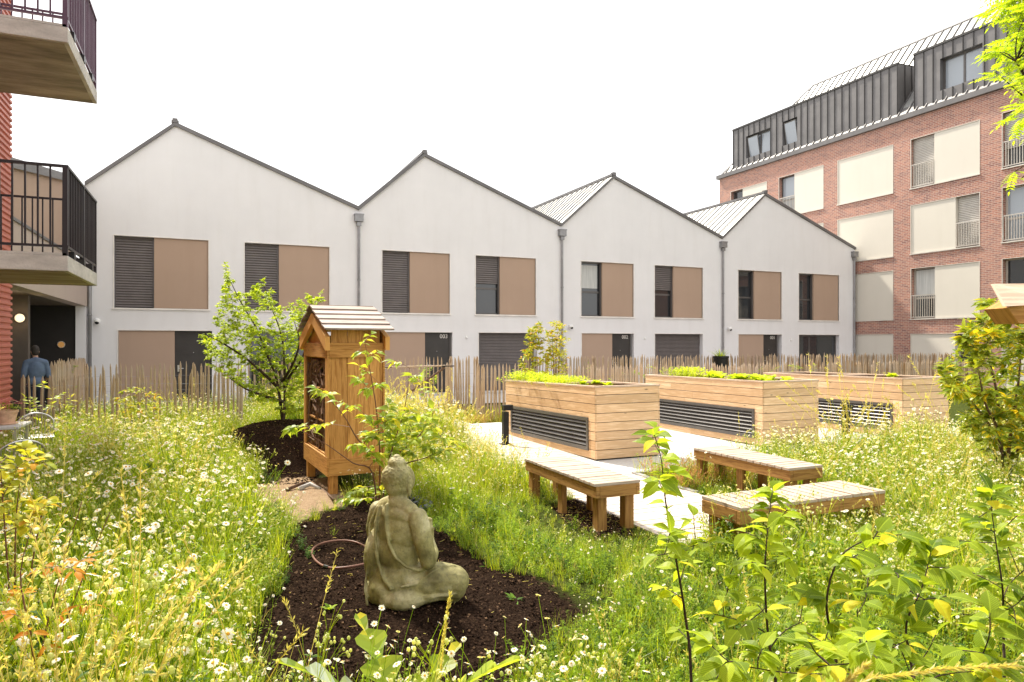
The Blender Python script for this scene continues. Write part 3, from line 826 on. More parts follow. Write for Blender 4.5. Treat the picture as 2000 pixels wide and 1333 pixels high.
# ================= GROUND =================
def pz(pts, z=0.0): return [on_z(x, y, z)[:2] for x, y in pts]
def inpoly(p, poly):
    x, y = p; c = False; n = len(poly)
    for i in range(n):
        x0, y0 = poly[i]; x1, y1 = poly[(i+1) % n]
        if (y0 > y) != (y1 > y) and x < (x1-x0)*(y-y0)/(y1-y0)+x0: c = not c
    return c
def dpoly(p, poly):
    best = 9
    for i in range(len(poly)):
        ax, ay = poly[i]; bx, by = poly[(i+1) % len(poly)]
        dx, dy = bx-ax, by-ay; t_ = max(0, min(1, ((p[0]-ax)*dx+(p[1]-ay)*dy)/(dx*dx+dy*dy+1e-9)))
        best = min(best, math.hypot(p[0]-ax-dx*t_, p[1]-ay-dy*t_))
    return best
SOIL = [pz([(560, 1005), (640, 975), (700, 960), (800, 960), (850, 1010), (905, 1035), (985, 1090), (1060, 1120), (1150, 1175), (1110, 1230), (1040, 1290), (1030, 1420), (500, 1420), (480, 1320), (490, 1230), (530, 1130), (535, 1060)], .1),
        pz([(1080, 990), (1130, 972), (1215, 1005), (1235, 1045), (1170, 1055), (1105, 1025)], .0),
        pz([(455, 885), (475, 850), (560, 822), (640, 835), (680, 880), (600, 930), (560, 932), (500, 925)], .1)]
SAND = [pz([(470, 965), (500, 938), (560, 925), (640, 925), (690, 975), (640, 985), (560, 1012), (500, 1005)], .05)]
STAT = (1.19, 4.23); TREE = (1.12, 12.08)
DX0, DX1, DY0, DY1 = 3.86, 5.33, 4.92, 17.6        # timber deck
CX0, CX1, CY0, CY1 = 5.34, 14.5, 7.95, 14.2        # pale paving
def gz(a, b):
    d1 = math.hypot(a-STAT[0], (b-STAT[1])); d2 = math.hypot(a-TREE[0]-.1, b-TREE[1]+.35)
    z = .14*math.exp(-(d1/1.05)**2) + .50*math.exp(-(d2/1.25)**4) 
    if DX0-.4 < a and b > 3.5: z *= max(0, min(1, (DX0-a)/.4)) if a < DX0 else 0
    far = min(1, max(0, (min(a+3, 12-a, b, 14-b)/2)))
    z += .035*noise.noise(Vector((a*.9, b*.9, 0)))*far*(0 if (a > DX0-.2 and b > DY0-.2) else 1)
    if a > DX0 and b > DY0-.1: z = -.06
    return z
gm = MB(); 
xs = [-60, -30, -15, -8]+[-5+.09*i for i in range(200)]+[14, 18, 25, 40, 80]
ys = [-30, -12, -4]+[-1+.09*i for i in range(178)]+[16, 19, 24, 32, 50, 90]
gv = []; soilv = []; sandv = []
def mask(p, polys, w=.22):
    m_ = 0
    for po in polys:
        d = dpoly(p, po) if abs(p[0]-1) < 6 and abs(p[1]-7) < 8 else 9
        s_ = d if inpoly(p, po) else -d
        m_ = max(m_, min(1, max(0, .5+s_/w/2)))
    return m_
for y in ys:
    for x in xs:
        sm = mask((x, y), SOIL); sa = mask((x, y), SAND)
        z = gz(x, y)
        if sm > .3: z += sm*.018*noise.fractal(Vector((x*7, y*7, 3)), 1, 2, 4)
        if sa > .3: z += sa*.012*noise.noise(Vector((x*3, y*3, 5)))
        gv.append((x, y, z)); soilv.append(sm); sandv.append(sa)
nx = len(xs); gf = [(j*nx+i, j*nx+i+1, (j+1)*nx+i+1, (j+1)*nx+i) for j in range(len(ys)-1) for i in range(nx-1)]
me = bpy.data.meshes.new('ground'); me.from_pydata(gv, [], gf); me.materials.append(MATS['garden_ground'])
for nm, arr in (('soil', soilv), ('sand', sandv)):
    at = me.attributes.new(nm, 'FLOAT', 'POINT'); at.data.foreach_set('value', arr)
me.polygons.foreach_set('use_smooth', [True]*len(gf))
go = bpy.data.objects.new('ground', me); COL.objects.link(go); tag(go, kind='structure')

# soil crumbs on the bare beds
def crumb(mb, p, r):
    k0 = len(mb.v); pts = [(1, 0, 0), (0, 1, 0), (-1, 0, 0), (0, -1, 0), (0, 0, 1), (0, 0, -1)]
    q = Euler((R.uniform(0, 6), R.uniform(0, 6), 0)).to_matrix()
    for t_ in pts:
        v_ = q @ Vector(t_); mb.v.append((p[0]+v_.x*r*R.uniform(.6, 1.2), p[1]+v_.y*r*R.uniform(.6, 1.2), p[2]+v_.z*r*.8))
    for f_ in ((0, 1, 4), (1, 2, 4), (2, 3, 4), (3, 0, 4), (1, 0, 5), (2, 1, 5), (3, 2, 5), (0, 3, 5)):
        mb.f.append(tuple(k0+i for i in f_)); mb.mi.append(0); mb.uv.append([(0, 0)]*3)
t = NT('soil_crumb'); g_ = t.n('ShaderNodeNewGeometry')
t.principled(t.ramp(g_.outputs['Random Per Island'], [(0, (.008, .005, .004)), (.75, (.043, .026, .017)), (1, (.17, .105, .065))]), 1.0, spec=.02); MATS['soil_crumb'] = t.m
m = MB()
for po in SOIL:
    x0, x1 = min(p[0] for p in po), max(p[0] for p in po); y0, y1 = min(p[1] for p in po), max(p[1] for p in po)
    for k in range(15000):
        x, y = R.uniform(x0, x1), R.uniform(max(y0, 2.2), y1)
        if not inpoly((x, y), po): continue
        crumb(m, (x, y, gz(x, y)+.002), R.choice((.004, .005, .007, .010, .013)) if R.random() < .99 else .024)
for po in SOIL:
    x0, x1 = min(p[0] for p in po), max(p[0] for p in po); y0, y1 = min(p[1] for p in po), max(p[1] for p in po)
    for k in range(420):
        x, y = R.uniform(x0, x1), R.uniform(max(y0, 2.4), y1)
        if not inpoly((x, y), po): continue
        an = R.uniform(0, 2*PI); l_ = R.uniform(.012, .05); z = gz(x, y)+.012
        m.tube([(x, y, z), (x+l_*math.cos(an), y+l_*math.sin(an), z+R.uniform(-.004, .012))], R.uniform(.0008, .002), 3, 1 if R.random() < .6 else 0)
tag(m.build('soil_crumbs', ['soil_crumb', 'grass_straw']), kind='stuff', label='dark crumbly soil on the bare beds', cat='soil')

# paving strips: pale forecourt in front of the houses, garden path, planter terrace
m = MB()
m.quad([(-3.2, 18.9, .004), (28, 18.9, .004), (28, 22.98, .004), (-3.2, 22.98, .004)])
tag(m.build('pavement', 'paving_pale'), kind='structure')
m = MB(); m.box(-9, -3.24, 14.6, 24, -.02, .012); tag(m.build('passage_floor', 'concrete'), kind='structure')
m = MB()
for i in range(-1, 12):
    for j in range(10):
        x0 = CX0+.75*i; y0 = CY0+.63*j
        if x0 < CX0-.01: continue
        m.box(x0+.003, x0+.747, y0+.003, y0+.627, -.05, .0)
tag(m.build('terrace_paving', 'paving_pale', bevel=.003), kind='structure')
m = MB()
y = DY0; k = 0
while y < DY1:
    m.box(DX0, DX1, y+.008, y+.132, -.03, .002+R.uniform(-.003, .003), grain=0); y += .142
m.box(DX0-.03, DX0-.002, DY0-.02, DY1, -.12, .006, grain=1); m.box(DX0-.03, DX1, DY0-.03, DY0-.002, -.12, .006, grain=0)
tag(m.build('deck_path', 'deck_wood', bevel=.003), kind='structure')
m = MB(); m.box(DX1-.02, 11.5, CY0-.10, CY0-.005, -.1, .025); m.box(DX1-.03, DX1+.05, 6.6, CY0-.11, -.1, .02)
tag(m.build('kerb', 'kerb_stone', bevel=.006), kind='structure')
# low steps behind the gate
gx0 = at_d(792, 18)[0]
m = MB(); m.box(gx0, gx0+1.6, 17.75, 18.2, .0, .16); tag(m.build('step', 'concrete', bevel=.01), kind='structure')

# ================= PLANTERS =================
def planter(a, b, w, L, tilt, label, louvre=(.2, 3.17)):
    H = 1.15
    o = thing('raised_planter', label, 'planter', (a, b, -.01), 0, 'larch raised planters with louvred sides')
    o.rotation_euler = (-tilt, 0, 0)
    core = MB(); core.box(.03, w-.03, .03, L-.03, .02, H-.10); core.build('liner', 'black_metal', o)
    # boards: 8 courses, mitred at the corners (butted 2 mm apart)
    bh = (H-.03)/8; t_ = .026
    sd = MB(); ends = MB(); ends2 = MB()
    l0, l1, lz0, lz1 = louvre[0], louvre[1], .145, .655
    for i in range(8):
        z0 = .03+i*bh+.0045; z1 = .03+(i+1)*bh-.0045
        jy = R.uniform(.8, L-.8)
        segs = [(t_*.2, jy-.001), (jy+.001, L-t_*.2)]
        for (ya, yb) in segs:
            cuts = [(ya, yb)]
            if z1 > lz0+.01 and z0 < lz1-.01:
                cuts = [(ya, min(yb, l0)), (max(ya, l1), yb)]
                if z0 < lz0 and z1 > lz0:
                    sd.box(0, t_, max(ya, l0), min(yb, l1), z0, lz0, grain=1)
                if z1 > lz1 and z0 < lz1:
                    sd.box(0, t_, max(ya, l0), min(yb, l1), lz1, z1, grain=1)
            for c0, c1 in cuts:
                if c1-c0 > .01: sd.box(0, t_, c0, c1, z0, z1, grain=1)
        sd.box(w-t_, w, 0, L, z0, z1, grain=1)
        ends.box(t_+.002, w-t_-.002, -.002, t_, z0, z1, grain=0); ends2.box(t_+.002, w-t_-.002, L-t_, L+.002, z0, z1, grain=0)
        ends.box(.001, t_+.001, -.002, 0, z0, z1, grain=0)
        ends.box(w-t_-.001, w-.001, -.002, 0, z0, z1, grain=0)
    sd.build('side_boards', 'larch', o, bevel=.003); ends.build('end_boards', 'larch', o, bevel=.003); ends2.build('end_boards', 'larch', o, bevel=.003)
    cap = MB(); cw = .075
    cap.box(-.012, cw, -.012, L+.012, H-.03, H, grain=1); cap.box(w-cw, w+.012, -.012, L+.012, H-.03, H, grain=1)
    cap.box(cw+.001, w-cw-.001, -.012, cw, H-.03, H, grain=0); cap.box(cw+.001, w-cw-.001, L-cw, L+.012, H-.03, H, grain=0)
    cap.box(cw, w-cw, L*.5-.04, L*.5+.04, H-.034, H-.004, grain=0)
    cap.build('cap_rail', 'larch_cap', o, bevel=.004)
    so = MB(); so.quad([(.08, .08, H-.09), (w-.08, .08, H-.09), (w-.08, L-.08, H-.09), (.08, L-.08, H-.09)]); so.build('soil', 'soil_crumb', o)
    # louvre grille
    lv = MB(); f_ = .05
    lv.box(-.018, .03, l0, l0+f_, lz0, lz1); lv.box(-.018, .03, l1-f_, l1, lz0, lz1)
    lv.box(-.018, .03, l0+f_, l1-f_, lz0, lz0+f_*1.2); lv.box(-.018, .03, l0+f_, l1-f_, lz1-f_, lz1)
    g = lv.build('louvre_frame', 'louvre_grey', o)
    sl = MB(); n = 6; za, zb = lz0+f_*1.2, lz1-f_
    for i in range(n):
        z = za+(zb-za)*(i+.35)/n
        p = [(-.012, z), (.028, z+.048), (.028, z+.044), (-.008, z-.008), (-.012, z-.008)]
        q = [(x, l0+f_, zz) for x, zz in p]; q2 = [(x, l1-f_, zz) for x, zz in p]
        for k in range(len(p)): sl.quad([q[k], q[(k+1) % 5], q2[(k+1) % 5], q2[k]])
    sl.build('louvre_slats', 'louvre_grey', g)
    bk_ = MB(); bk_.box(.034, .04, l0+.02, l1-.02, lz0+.02, lz1-.02); bk_.build('backing', 'black_metal', g)
    return o
PL = [(5.36, 8.98, 1.19, 3.45), (8.69, 8.98, 1.30, 3.45), (11.85, 8.72, 1.31, 3.5)]
planter(*PL[0], .022, 'left wooden raised planter, nearest the timber bench, leafy herbs at its far end')
planter(*PL[1], .009, 'middle wooden raised planter with bright lettuce along its top')
planter(*PL[2], .010, 'right wooden raised planter, partly behind tall daisies and the laurel shrub')

# bollard lights
def bollard(a, b, h, label):
    o = thing('bollard_light', label, 'bollard', (a, b, 0), 0, 'black bollard lights by the planters')
    m = MB(); m.box(-.05, .05, -.05, .05, 0, h-.12); m.build('post', 'black_metal', o, bevel=.004)
    m = MB(); m.box(-.05, .13, -.05, .05, h-.10, h); m.build('lamp_head', 'black_metal', o, bevel=.006)
    m = MB(); m.box(-.09, .09, -.09, .09, 0, .012); m.build('base_plate', 'black_metal', o)
a, b = at_d(987, 12.1); bollard(a, b, .70, 'black bollard light beside the left planter and the deck')
a, b = at_d(1652, 12.0); bollard(a, b, .72, 'black bollard light in front of the right planter louvre')

# ================= BENCHES =================
def bench(a, b, w, L, label, along='b', H=.47):
    o = thing('bench', label, 'bench', (a, b, 0), 0 if along == 'b' else -PI/2, 'low timber benches round the deck')
    if along == 'a': o.location = (a, b+w, 0)     # local y runs along +a
    th = .028; n = int(L/.105); p = L/n
    for k in range(n):
        m = MB(); m.box(-.012, w+.012, k*p+.0085, (k+1)*p-.0085, H-th, H+R.uniform(-.0015, .0015), grain=0)
        s_ = m.build('seat_board', 'bench_top_wood', o, bevel=.003)
    m = MB(); z0, z1 = H-th-.110, H-th-.001
    m.box(0, .04, 0, L, z0, z1, grain=1); m.box(w-.04, w, 0, L, z0, z1, grain=1)
    m.build('side_rail', 'bench_frame_wood', o, bevel=.003)
    m = MB(); m.box(.042, w-.042, -.001, .04, z0, z1, grain=0); m.build('end_rail', 'bench_frame_wood', o, bevel=.003)
    m = MB(); m.box(.042, w-.042, L-.04, L+.001, z0, z1, grain=0)
    m.build('end_rail', 'bench_frame_wood', o, bevel=.003)
    for (x, y) in ((.0, .02), (w-.10, .02), (.0, L-.12), (w-.10, L-.12), (.0, L/2-.05), (w-.10, L/2-.05)):
        if abs(y-L/2+.05) < .01: x0, x1 = (x+.042, x+.10) if x < .1 else (x, x+.058)
        else: x0, x1 = (x+.042, x+.142) if x < .1 else (x-.042, x+.058)
        m = MB(); m.box(x0, x1, y+.02, y+.12, -.10, H-th-.002, grain=2)
        m.build('leg', 'bench_frame_wood', o, bevel=.004)
bench(3.32, 5.55, .49, 1.58, 'timber bench left of the deck, pointing to the left planter')
bench(5.62, 5.42, .47, 1.58, 'timber bench on the far right side of the deck, between planter and front bench')
bench(3.90, 4.28, .47, 1.68, 'front timber bench across the deck end, partly behind leafy saplings', 'a')

# ================= INSECT HOTEL =================
rot = math.atan2(692, F)-TH
ca, cb = ab(-2.15, 8.0)
ih = thing('insect_hotel', 'tall wooden insect hotel on legs with a stepped plank roof', 'insect hotel', (ca, cb, 0), rot)
w, L = .65, 1.42; zb, zt = .234, 1.80
def hb(mb, *a, **k): mb.box(*a, **k)
for (x, y) in ((.0, .0), (w-.10, .0), (.0, L-.10), (w-.10, L-.10)):
    m = MB(); m.box(x+.012, x+.112 if x < .1 else x+.088, y+.012 if y < .1 else y-.012, y+.10 if y < .1 else y+.088, -.12, zb+.02, grain=2); m.build('leg', 'hotel_wood', ih, bevel=.004)
# side facing the camera: three upright boards, base and head boards
m = MB()
for k in range(3):
    x0 = .03+(w-.06)*k/3; m.box(x0+.002, x0+(w-.06)/3-.002, .006, .028, zb+.19, zt-.17, grain=2)
for k in range(3):
    x0 = .03+(w-.06)*k/3; m.box(x0+.002, x0+(w-.06)/3-.002, .012, .03, zt, zt+.20, grain=2)
m.build('side_panel', 'hotel_wood', ih, bevel=.002)
m = MB()
for k in range(3):
    x0 = .03+(w-.06)*k/3; m.box(x0+.002, x0+(w-.06)/3-.002, L-.03, L-.006, zb, zt+.10, grain=2)
m.build('back_panel', 'hotel_wood', ih, bevel=.002)
for z0_, z1_ in ((zb, zb+.20), (zt-.175, zt)):
    m = MB(); m.box(.002, w-.002, -.02, .004, z0_, z1_, grain=0); m.build('cross_board', 'hotel_wood', ih, bevel=.003)
for x_, z0_, z1_ in ((-.022, zb, zb+.22), (-.022, zt-.175, zt), (w, zb, zt+.1)):
    m = MB(); m.box(x_, x_+.022, -.02, L, z0_, z1_, grain=1); m.build('end_board', 'hotel_wood', ih, bevel=.003)
for (x, y) in ((0, 0), (0, L-.06), (w-.03, 0)):
    m = MB(); m.box(x, x+.03, y+.0, y+.06, zb+.2, zt-.16, grain=2)
    if x == 0: m.box(-.02, 0, y-.018 if y == 0 else y-.04, y+.10 if y == 0 else L, zb+.222, zt-.177, grain=2)
    m.build('corner_post', 'hotel_wood', ih, bevel=.003)
# filling: shelves with sticks, bark and cones behind the left face
m = MB()
for k in range(4):
    z = zb+.22+(zt-.177-zb-.22)*k/3; m.box(.01, .16, .10, L-.10, z-.01, z+.01, grain=1)
m.build('shelves', 'hotel_wood', ih)
m = MB()
for k in range(760):
    y, z = R.uniform(.11, L-.11), R.uniform(zb+.24, zt-.2)
    r = R.uniform(.008, .022)
    if k % 5 == 0:
        an = R.uniform(0, PI); dy, dz = math.cos(an)*R.uniform(.06, .22), math.sin(an)*R.uniform(.06, .22)
        y = min(L-.12-abs(dy), max(.12+abs(dy), y)); z = min(zt-.21-abs(dz), max(zb+.25+abs(dz), z))
        m.tube([(R.uniform(0, .05), y-dy, z-dz), (R.uniform(.01, .05), y+dy, z+dz)], r*.8, 5)
    else: m.tube([(R.uniform(.02, .06), y, z), (.14, y, z)], r, 6)
m.box(.12, .14, .05, L-.05, zb+.05, zt-.05)
m.build('insect_filling', 'bark_wood', ih)
m = MB(); m.box(.35, .37, .03, L-.03, zb+.02, zt-.02); m.build('inner_wall', 'hotel_wood', ih)
# gable and roof
rz0, rz1 = 1.905, 2.225; ov = .085; ey = -.16; my = L/2
m = MB(); m.quad([(.03, .02, zt), (.03, my, rz1-.06), (.03, L-.02, zt)]); m.quad([(w-.02, .02, zt), (w-.02, L-.02, zt), (w-.02, my, rz1-.06)])
m.build('gable', 'hotel_wood', ih)
sl = math.atan2(rz1-rz0, my-ey); cs, sn = math.cos(sl), math.sin(sl); LS = math.hypot(rz1-rz0, my-ey)
m = MB()
for x in (-.06, w+.005):
    for sgn in (1, -1):
        P0 = Vector((x, my, rz1-.05)); P1 = Vector((x, my-sgn*(my-ey)*.93, rz0-.035))
        d = (P1-P0); n_ = Vector((0, 0, -1))
        q = [P0, P1, P1+n_*.16, P0+n_*.13]
        m.quad([tuple(p) for p in q]); m.quad([tuple(p+Vector((.055, 0, 0))) for p in q][::-1])
        for k in range(4):
            a_, b_ = q[k], q[(k+1) % 4]; m.quad([tuple(a_), tuple(a_+Vector((.055, 0, 0))), tuple(b_+Vector((.055, 0, 0))), tuple(b_)])
m.build('verge_boards', 'hotel_wood', ih)
m = MB(); nb_ = 5
for sgn in (1, -1):
    for k in range(nb_):
        s0 = LS*k/nb_-.02; s1 = LS*(k+1)/nb_+.012
        T = Matrix.Translation((0, my, rz1)) @ Matrix.Scale(sgn, 4, (0, 1, 0)) @ Matrix.Rotation(sl+.055, 4, 'X')
        off = .045*0
        jx = R.uniform(-.008, .008)
        # plank lies down-slope along -y; lifted where it laps the one below
        T2 = Matrix.Translation((0, my-sgn*(cs*s0), rz1-sn*s0+.028)) @ Matrix.Diagonal((1, sgn, 1, 1)) @ Matrix.Rotation(sl-.10, 4, 'X')
        m.box(-ov+jx, w+ov+jx, -(s1-s0), 0, 0, .022, M=T2, grain=0)
m.build('roof', 'hotel_roof_wood', ih, bevel=.003)
# roots lying on the sand in front
for pts, r_, lab in (([(560, 958), (590, 948), (612, 944), (640, 962), (652, 978)], .022, 'dark twisted root lying on the sand by the insect hotel'),
                ([(585, 956), (606, 950), (625, 955)], .03, 'short grey piece of driftwood on the sand')):
    P = []
    for k, (x, y) in enumerate(pts):
        q = on_z(x, y, .03); P.append((q[0], q[1], gz(q[0], q[1])+.02+.03*math.sin(k*1.7)))
    m = MB(); m.tube(P, [r_*(1-.5*k/len(P)) for k in range(len(P))], 8); 
    tag(m.build('root', 'bark_brown' if r_ < .025 else 'paving_pale', smooth=True), lab, 'root')

# corner of a second wooden bird house at the right edge
dB = 3.6
bbx, bby = at_d(2060, dB)
nb = thing('bird_house', 'wooden bird house with a pale board roof, cut off by the right edge', 'bird house', (bbx, bby, 0), -TH)
def bh(px, py, y=0): return ((px-2060)/F*dB, y, EYE+(HOR-py)/F*dB)
def prism(mb, poly, y0s, y1s, mi=0):
    n = len(poly); A = [bh(p[0], p[1], y0s[k]) for k, p in enumerate(poly)]; B = [bh(p[0], p[1], y1s[k]) for k, p in enumerate(poly)]
    k = len(mb.v)
    mb.quad(A, mi, [(p[0]*1.0, p[2]*1.0) for p in A]); mb.quad(B[::-1], mi, [(p[0], p[2]) for p in B[::-1]])
    for q in range(n): mb.quad([A[q], B[q], B[(q+1) % n], A[(q+1) % n]], mi, [(A[q][0], 0), (A[q][0], .1), (A[(q+1) % n][0], .1), (A[(q+1) % n][0], 0)])
m = MB(); prism(m, [(1949, 600), (1983, 598), (2012, 585), (2110, 585), (2135, 598), (2170, 600), (2148, 549), (1972, 551)], [-.06, -.06, -.05, -.05, -.06, -.06, .12, .12], [-.035, -.035, -.03, -.03, -.035, -.035, .145, .145])
m.build('roof', 'larch_cap', nb)
m = MB(); prism(m, [(1963, 602), (1985, 632), (2135, 632), (2156, 602), (2110, 575), (2012, 575)], [-.02]*6, [.16]*6)
m.build('box', 'hotel_wood', nb)
m = MB(); m.box(-.02, .02, .05, .09, -.1, bh(0, 631)[2], grain=2); m.build('post', 'hotel_wood', nb)

# ================= FENCES =================
def picket(mb, x, y, z0, z1, r, lean=0, ln2=0):
    h = z1-z0; n = 5
    px = R.uniform(-.012, .012); py = R.uniform(-.008, .008)
    pts = [(x+lean*f_*h+px*math.sin(f_*PI*R.uniform(.8, 1.2)), y+ln2*f_*h+py*math.sin(f_*3), z0+h*f_) for f_ in (0, .3, .6, .93, 1)]
    mb.tube(pts, [r, r*.97, r*.92, r*.85, r*.2], n)
def fence(p0, p1, top, label, pitch=.098, r=.023, z0=-.03, posts=(), jitter=.035, gone=()):
    o = thing('paling_fence', label, 'fence', (p0[0], p0[1], 0), math.atan2(p1[1]-p0[1], p1[0]-p0[0]), 'split chestnut paling fences')
    Ln = math.hypot(p1[0]-p0[0], p1[1]-p0[1]); x = .03; items = []
    pitch *= .80; r *= 1.08
    while x < Ln:
        items.append((x, top+R.gauss(0, jitter), r*R.uniform(.72, 1.3), R.gauss(0, .022)))
        x += pitch*R.uniform(.72, 1.3)
    extra = MB(); ne = 0
    st = max(1, math.ceil(len(items)/100))
    for k, (x, tp, rr, ln) in enumerate(items):
        if k >= 100:
            picket(extra, x, 0, z0, tp, rr, ln); ne += 1; continue
        m = MB(); picket(m, x, 0, z0, tp, rr, ln); m.build('picket', 'picket_wood', o)
    if ne: tag(extra.build('pickets', 'picket_wood', o), kind='stuff')
    w_ = MB()
    for z in (.3, .65, 1.0):
        if z < top-.1:
            n = int(Ln/.25)
            for s_ in (-.022, .022):
                w_.tube([(Ln*i/n, s_*(1 if i % 2 else -1), z+.01*math.sin(i)) for i in range(n+1)], .0018, 3)
    w_.build('wire', 'zinc_pipe', o)
    n = max(1, int(Ln/2.2))
    for k in range(n+1):
        m = MB(); picket(m, min(Ln, k*Ln/n+.01), .05, z0, top+.02, .042); m.build('post', 'picket_wood', o)
    return o
def pb(px, b): return (on_b(px, 700, b)[0], b)
fence((-3.12, 14.9), pb(470, 14.9), 1.20, 'nearest left paling fence, from the red cladding past the garden tree', .125)
fence((-3.05, 17.3), (-3.05, 21.3), 1.38, 'short paling fence running back beside the dark passage', .085)
fence(pb(168, 18.5), pb(735, 18.4), 1.30, 'paling fence in front of the left end house, behind the nearest left fence', .125)
fence(pb(880, 16.6), pb(933, 16.6), 1.44, 'short tall paling fence to the right of the garden gate', .085, jitter=.05)
fence(pb(935, 15.0), pb(1022, 15.0), 1.30, 'paling fence in front of the wide roller blind, left of the twin bush', .10)
fence(pb(1024, 18.4), pb(1925, 18.4), 1.375, 'long back paling fence in front of the right hand houses and brick block', .088)
fence(pb(1100, 14.9), pb(1925, 14.9), 1.22, 'long front paling fence just behind the three planters', .092, jitter=.05)
# gate
g0 = pb(748, 16.5); g1 = pb(870, 16.5)
gt = thing('garden_gate', 'paling garden gate with a diagonal brace at the end of the deck path', 'gate', (g0[0], g0[1], 0), math.atan2(g1[1]-g0[1], g1[0]-g0[0]))
GL = math.hypot(g1[0]-g0[0], g1[1]-g0[1]); x = .03
while x < GL-.05:
    m = MB(); picket(m, x, 0, .02, 1.43+R.gauss(0, .02), .018*R.uniform(.8, 1.2), R.gauss(0, .01)); m.build('picket', 'picket_wood', gt); x += .105
m = MB(); m.tube([(0, -.04, 1.20), (GL-.02, -.04, 1.22)], .022, 6); m.build('top_rail', 'picket_wood', gt)
m = MB(); m.tube([(0, -.04, .25), (GL-.02, -.04, .25)], .022, 6); m.build('bottom_rail', 'picket_wood', gt)
m = MB(); m.tube([(.1, -.07, .22), (GL-.04, -.07, 1.18)], .028, 6); m.build('brace', 'bark_brown', gt)
for dx in (-.04, GL+.05, GL+.15):
    m = MB(); picket(m, dx, .0, -.05, 1.30, .055); m.build('gate_post', 'picket_wood', gt)
m = MB(); m.box(GL-.12, GL+.2, -.10, -.08, 1.2, 1.225); m.box(-.05, .2, -.09, -.075, 1.2, 1.22); m.build('latch', 'black_metal', gt)

# log edging beside the path
P = [on_z(x, y, .05) for x, y in ((800, 822), (835, 834), (868, 850))]
m = MB(); m.tube([(p[0], p[1], .06) for p in P], .08, 10)
tag(m.build('log_edging', 'bark_brown', smooth=False), 'round log edging lying beside the path behind the insect hotel', 'log')

# ================= BLACK POT WITH SPIKY PLANT, TERRACE TABLE, FLOWER POT =================
pa, pz_ = on_b(1408, 700, 18.0)
po = thing('potted_plant', 'spiky green plant in a tall black pot behind the middle planter', 'potted plant', (pa, 18.0, 0))
m = MB(); m.lathe([(.17, 0), (.24, 1.28), (.26, 1.30), (.26, 1.36), (.22, 1.36), (.21, 1.25), (0, 1.25)], 20); m.build('pot', 'black_metal', po, smooth=False)
m = MB()
for k in range(60):
    an = R.uniform(0, 2*PI); le = R.uniform(.2, .55); tl = R.uniform(.1, .9)
    m.blade((.05*math.cos(an), .05*math.sin(an), 1.25), (math.cos(an)*tl, math.sin(an)*tl, 1), le, .02, (math.cos(an)*.35, math.sin(an)*.35, -.05))
m.build('leaves', 'grass_green', po)

ta, tb = at_d(8, 8.9)
tt = thing('terrace_table', 'pale garden table at the left edge, in the meadow under the balcony', 'table', (ta-.15, tb, 0))
m = MB(); m.box(-.55, .38, -.35, .35, .70, .735); m.build('table_top', 'paving_pale', tt, bevel=.006)
for (x, y) in ((-.5, -.3), (.33, -.3), (-.5, .3), (.33, .3)):
    m = MB(); m.box(x-.02, x+.02, y-.02, y+.02, 0, .70); m.build('leg', 'aluminium', tt)
fp = thing('flower_pot', 'terracotta pot of small pink and white flowers on the terrace table', 'flower pot', (ta+.02, tb, .735)); fp.scale = (.78,)*3
m = MB(); m.lathe([(0, .0), (.15, 0), (.17, .02), (.16, .03), (.12, .035)], 24); m.build('saucer', 'terracotta', fp)
m = MB(); m.lathe([(.125, .035), (.165, .20), (.178, .20), (.178, .24), (.16, .24), (.155, .21), (0, .21)], 24); m.build('pot', 'terracotta', fp)
m = MB()
for k in range(260):
    an = R.uniform(0, 2*PI); rr = .2*math.sqrt(R.random()); z = .24+.12*(1-(rr/.22)**2)*R.uniform(.3, 1)
    m.leaf((rr*math.cos(an), rr*math.sin(an), z), (math.cos(an), math.sin(an), R.uniform(-.1, .9)), (0, 0, 1), .045, .018, 0, prof=(0, 1, .8, 0))
m.build('foliage', 'forb_green', fp)
m = MB()
for k in range(90):
    an = R.uniform(0, 2*PI); rr = .22*math.sqrt(R.random()); z = .31+.13*(1-(rr/.25)**2)
    c = Vector((rr*math.cos(an), rr*math.sin(an), z)); mi = 1 if k % 12 == 0 else 0
    for q in range(7):
        a2 = q*2*PI/7; m.leaf(c, (math.cos(a2), math.sin(a2), .25), (0, 0, 1), .022, .014, mi, prof=(0, 1, 1, 0))
m.build('flowers', ['pink_petal', 'petal_white'], fp)
def chair(px, d, rz, label):
    a, b = at_d(px, d)
    o = thing('garden_chair', label, 'chair', (a, b, 0), rz, 'metal garden chairs at the left edge')
    m = MB(); m.box(-.22, .22, -.22, .22, .43, .45); m.build('seat', 'aluminium', o, bevel=.004)
    for x, y in ((-.2, -.2), (.2, -.2), (-.2, .2), (.2, .2)):
        m = MB(); m.tube([(x, y, 0), (x, y, .43)], .011, 8); m.build('leg', 'aluminium', o)
    m = MB(); pts = [(-.22, .2, .43)]+[(-.22+.44*t_, .22+.03*math.sin(t_*PI), .64+.12*math.sin(t_*PI)**.6) for t_ in [i/12 for i in range(13)]]+[(.22, .2, .43)]
    m.tube(pts, .013, 8)
    fr = m.build('back_frame', 'steel', o, smooth=True)
    m = MB()
    for k in range(1, 12):
        t_ = k/12; m.tube([(-.22+.44*t_, .21, .44), (-.22+.44*t_, .22+.03*math.sin(t_*PI), .63+.12*math.sin(t_*PI)**.6)], .006, 5)
    m.build('back_bars', 'steel', fr)
chair(28, 7.4, PI+.5, 'grey metal garden chair with a barred round back, nearest the left edge')
chair(70, 9.9, .2, 'silver metal garden chair behind the terrace table')

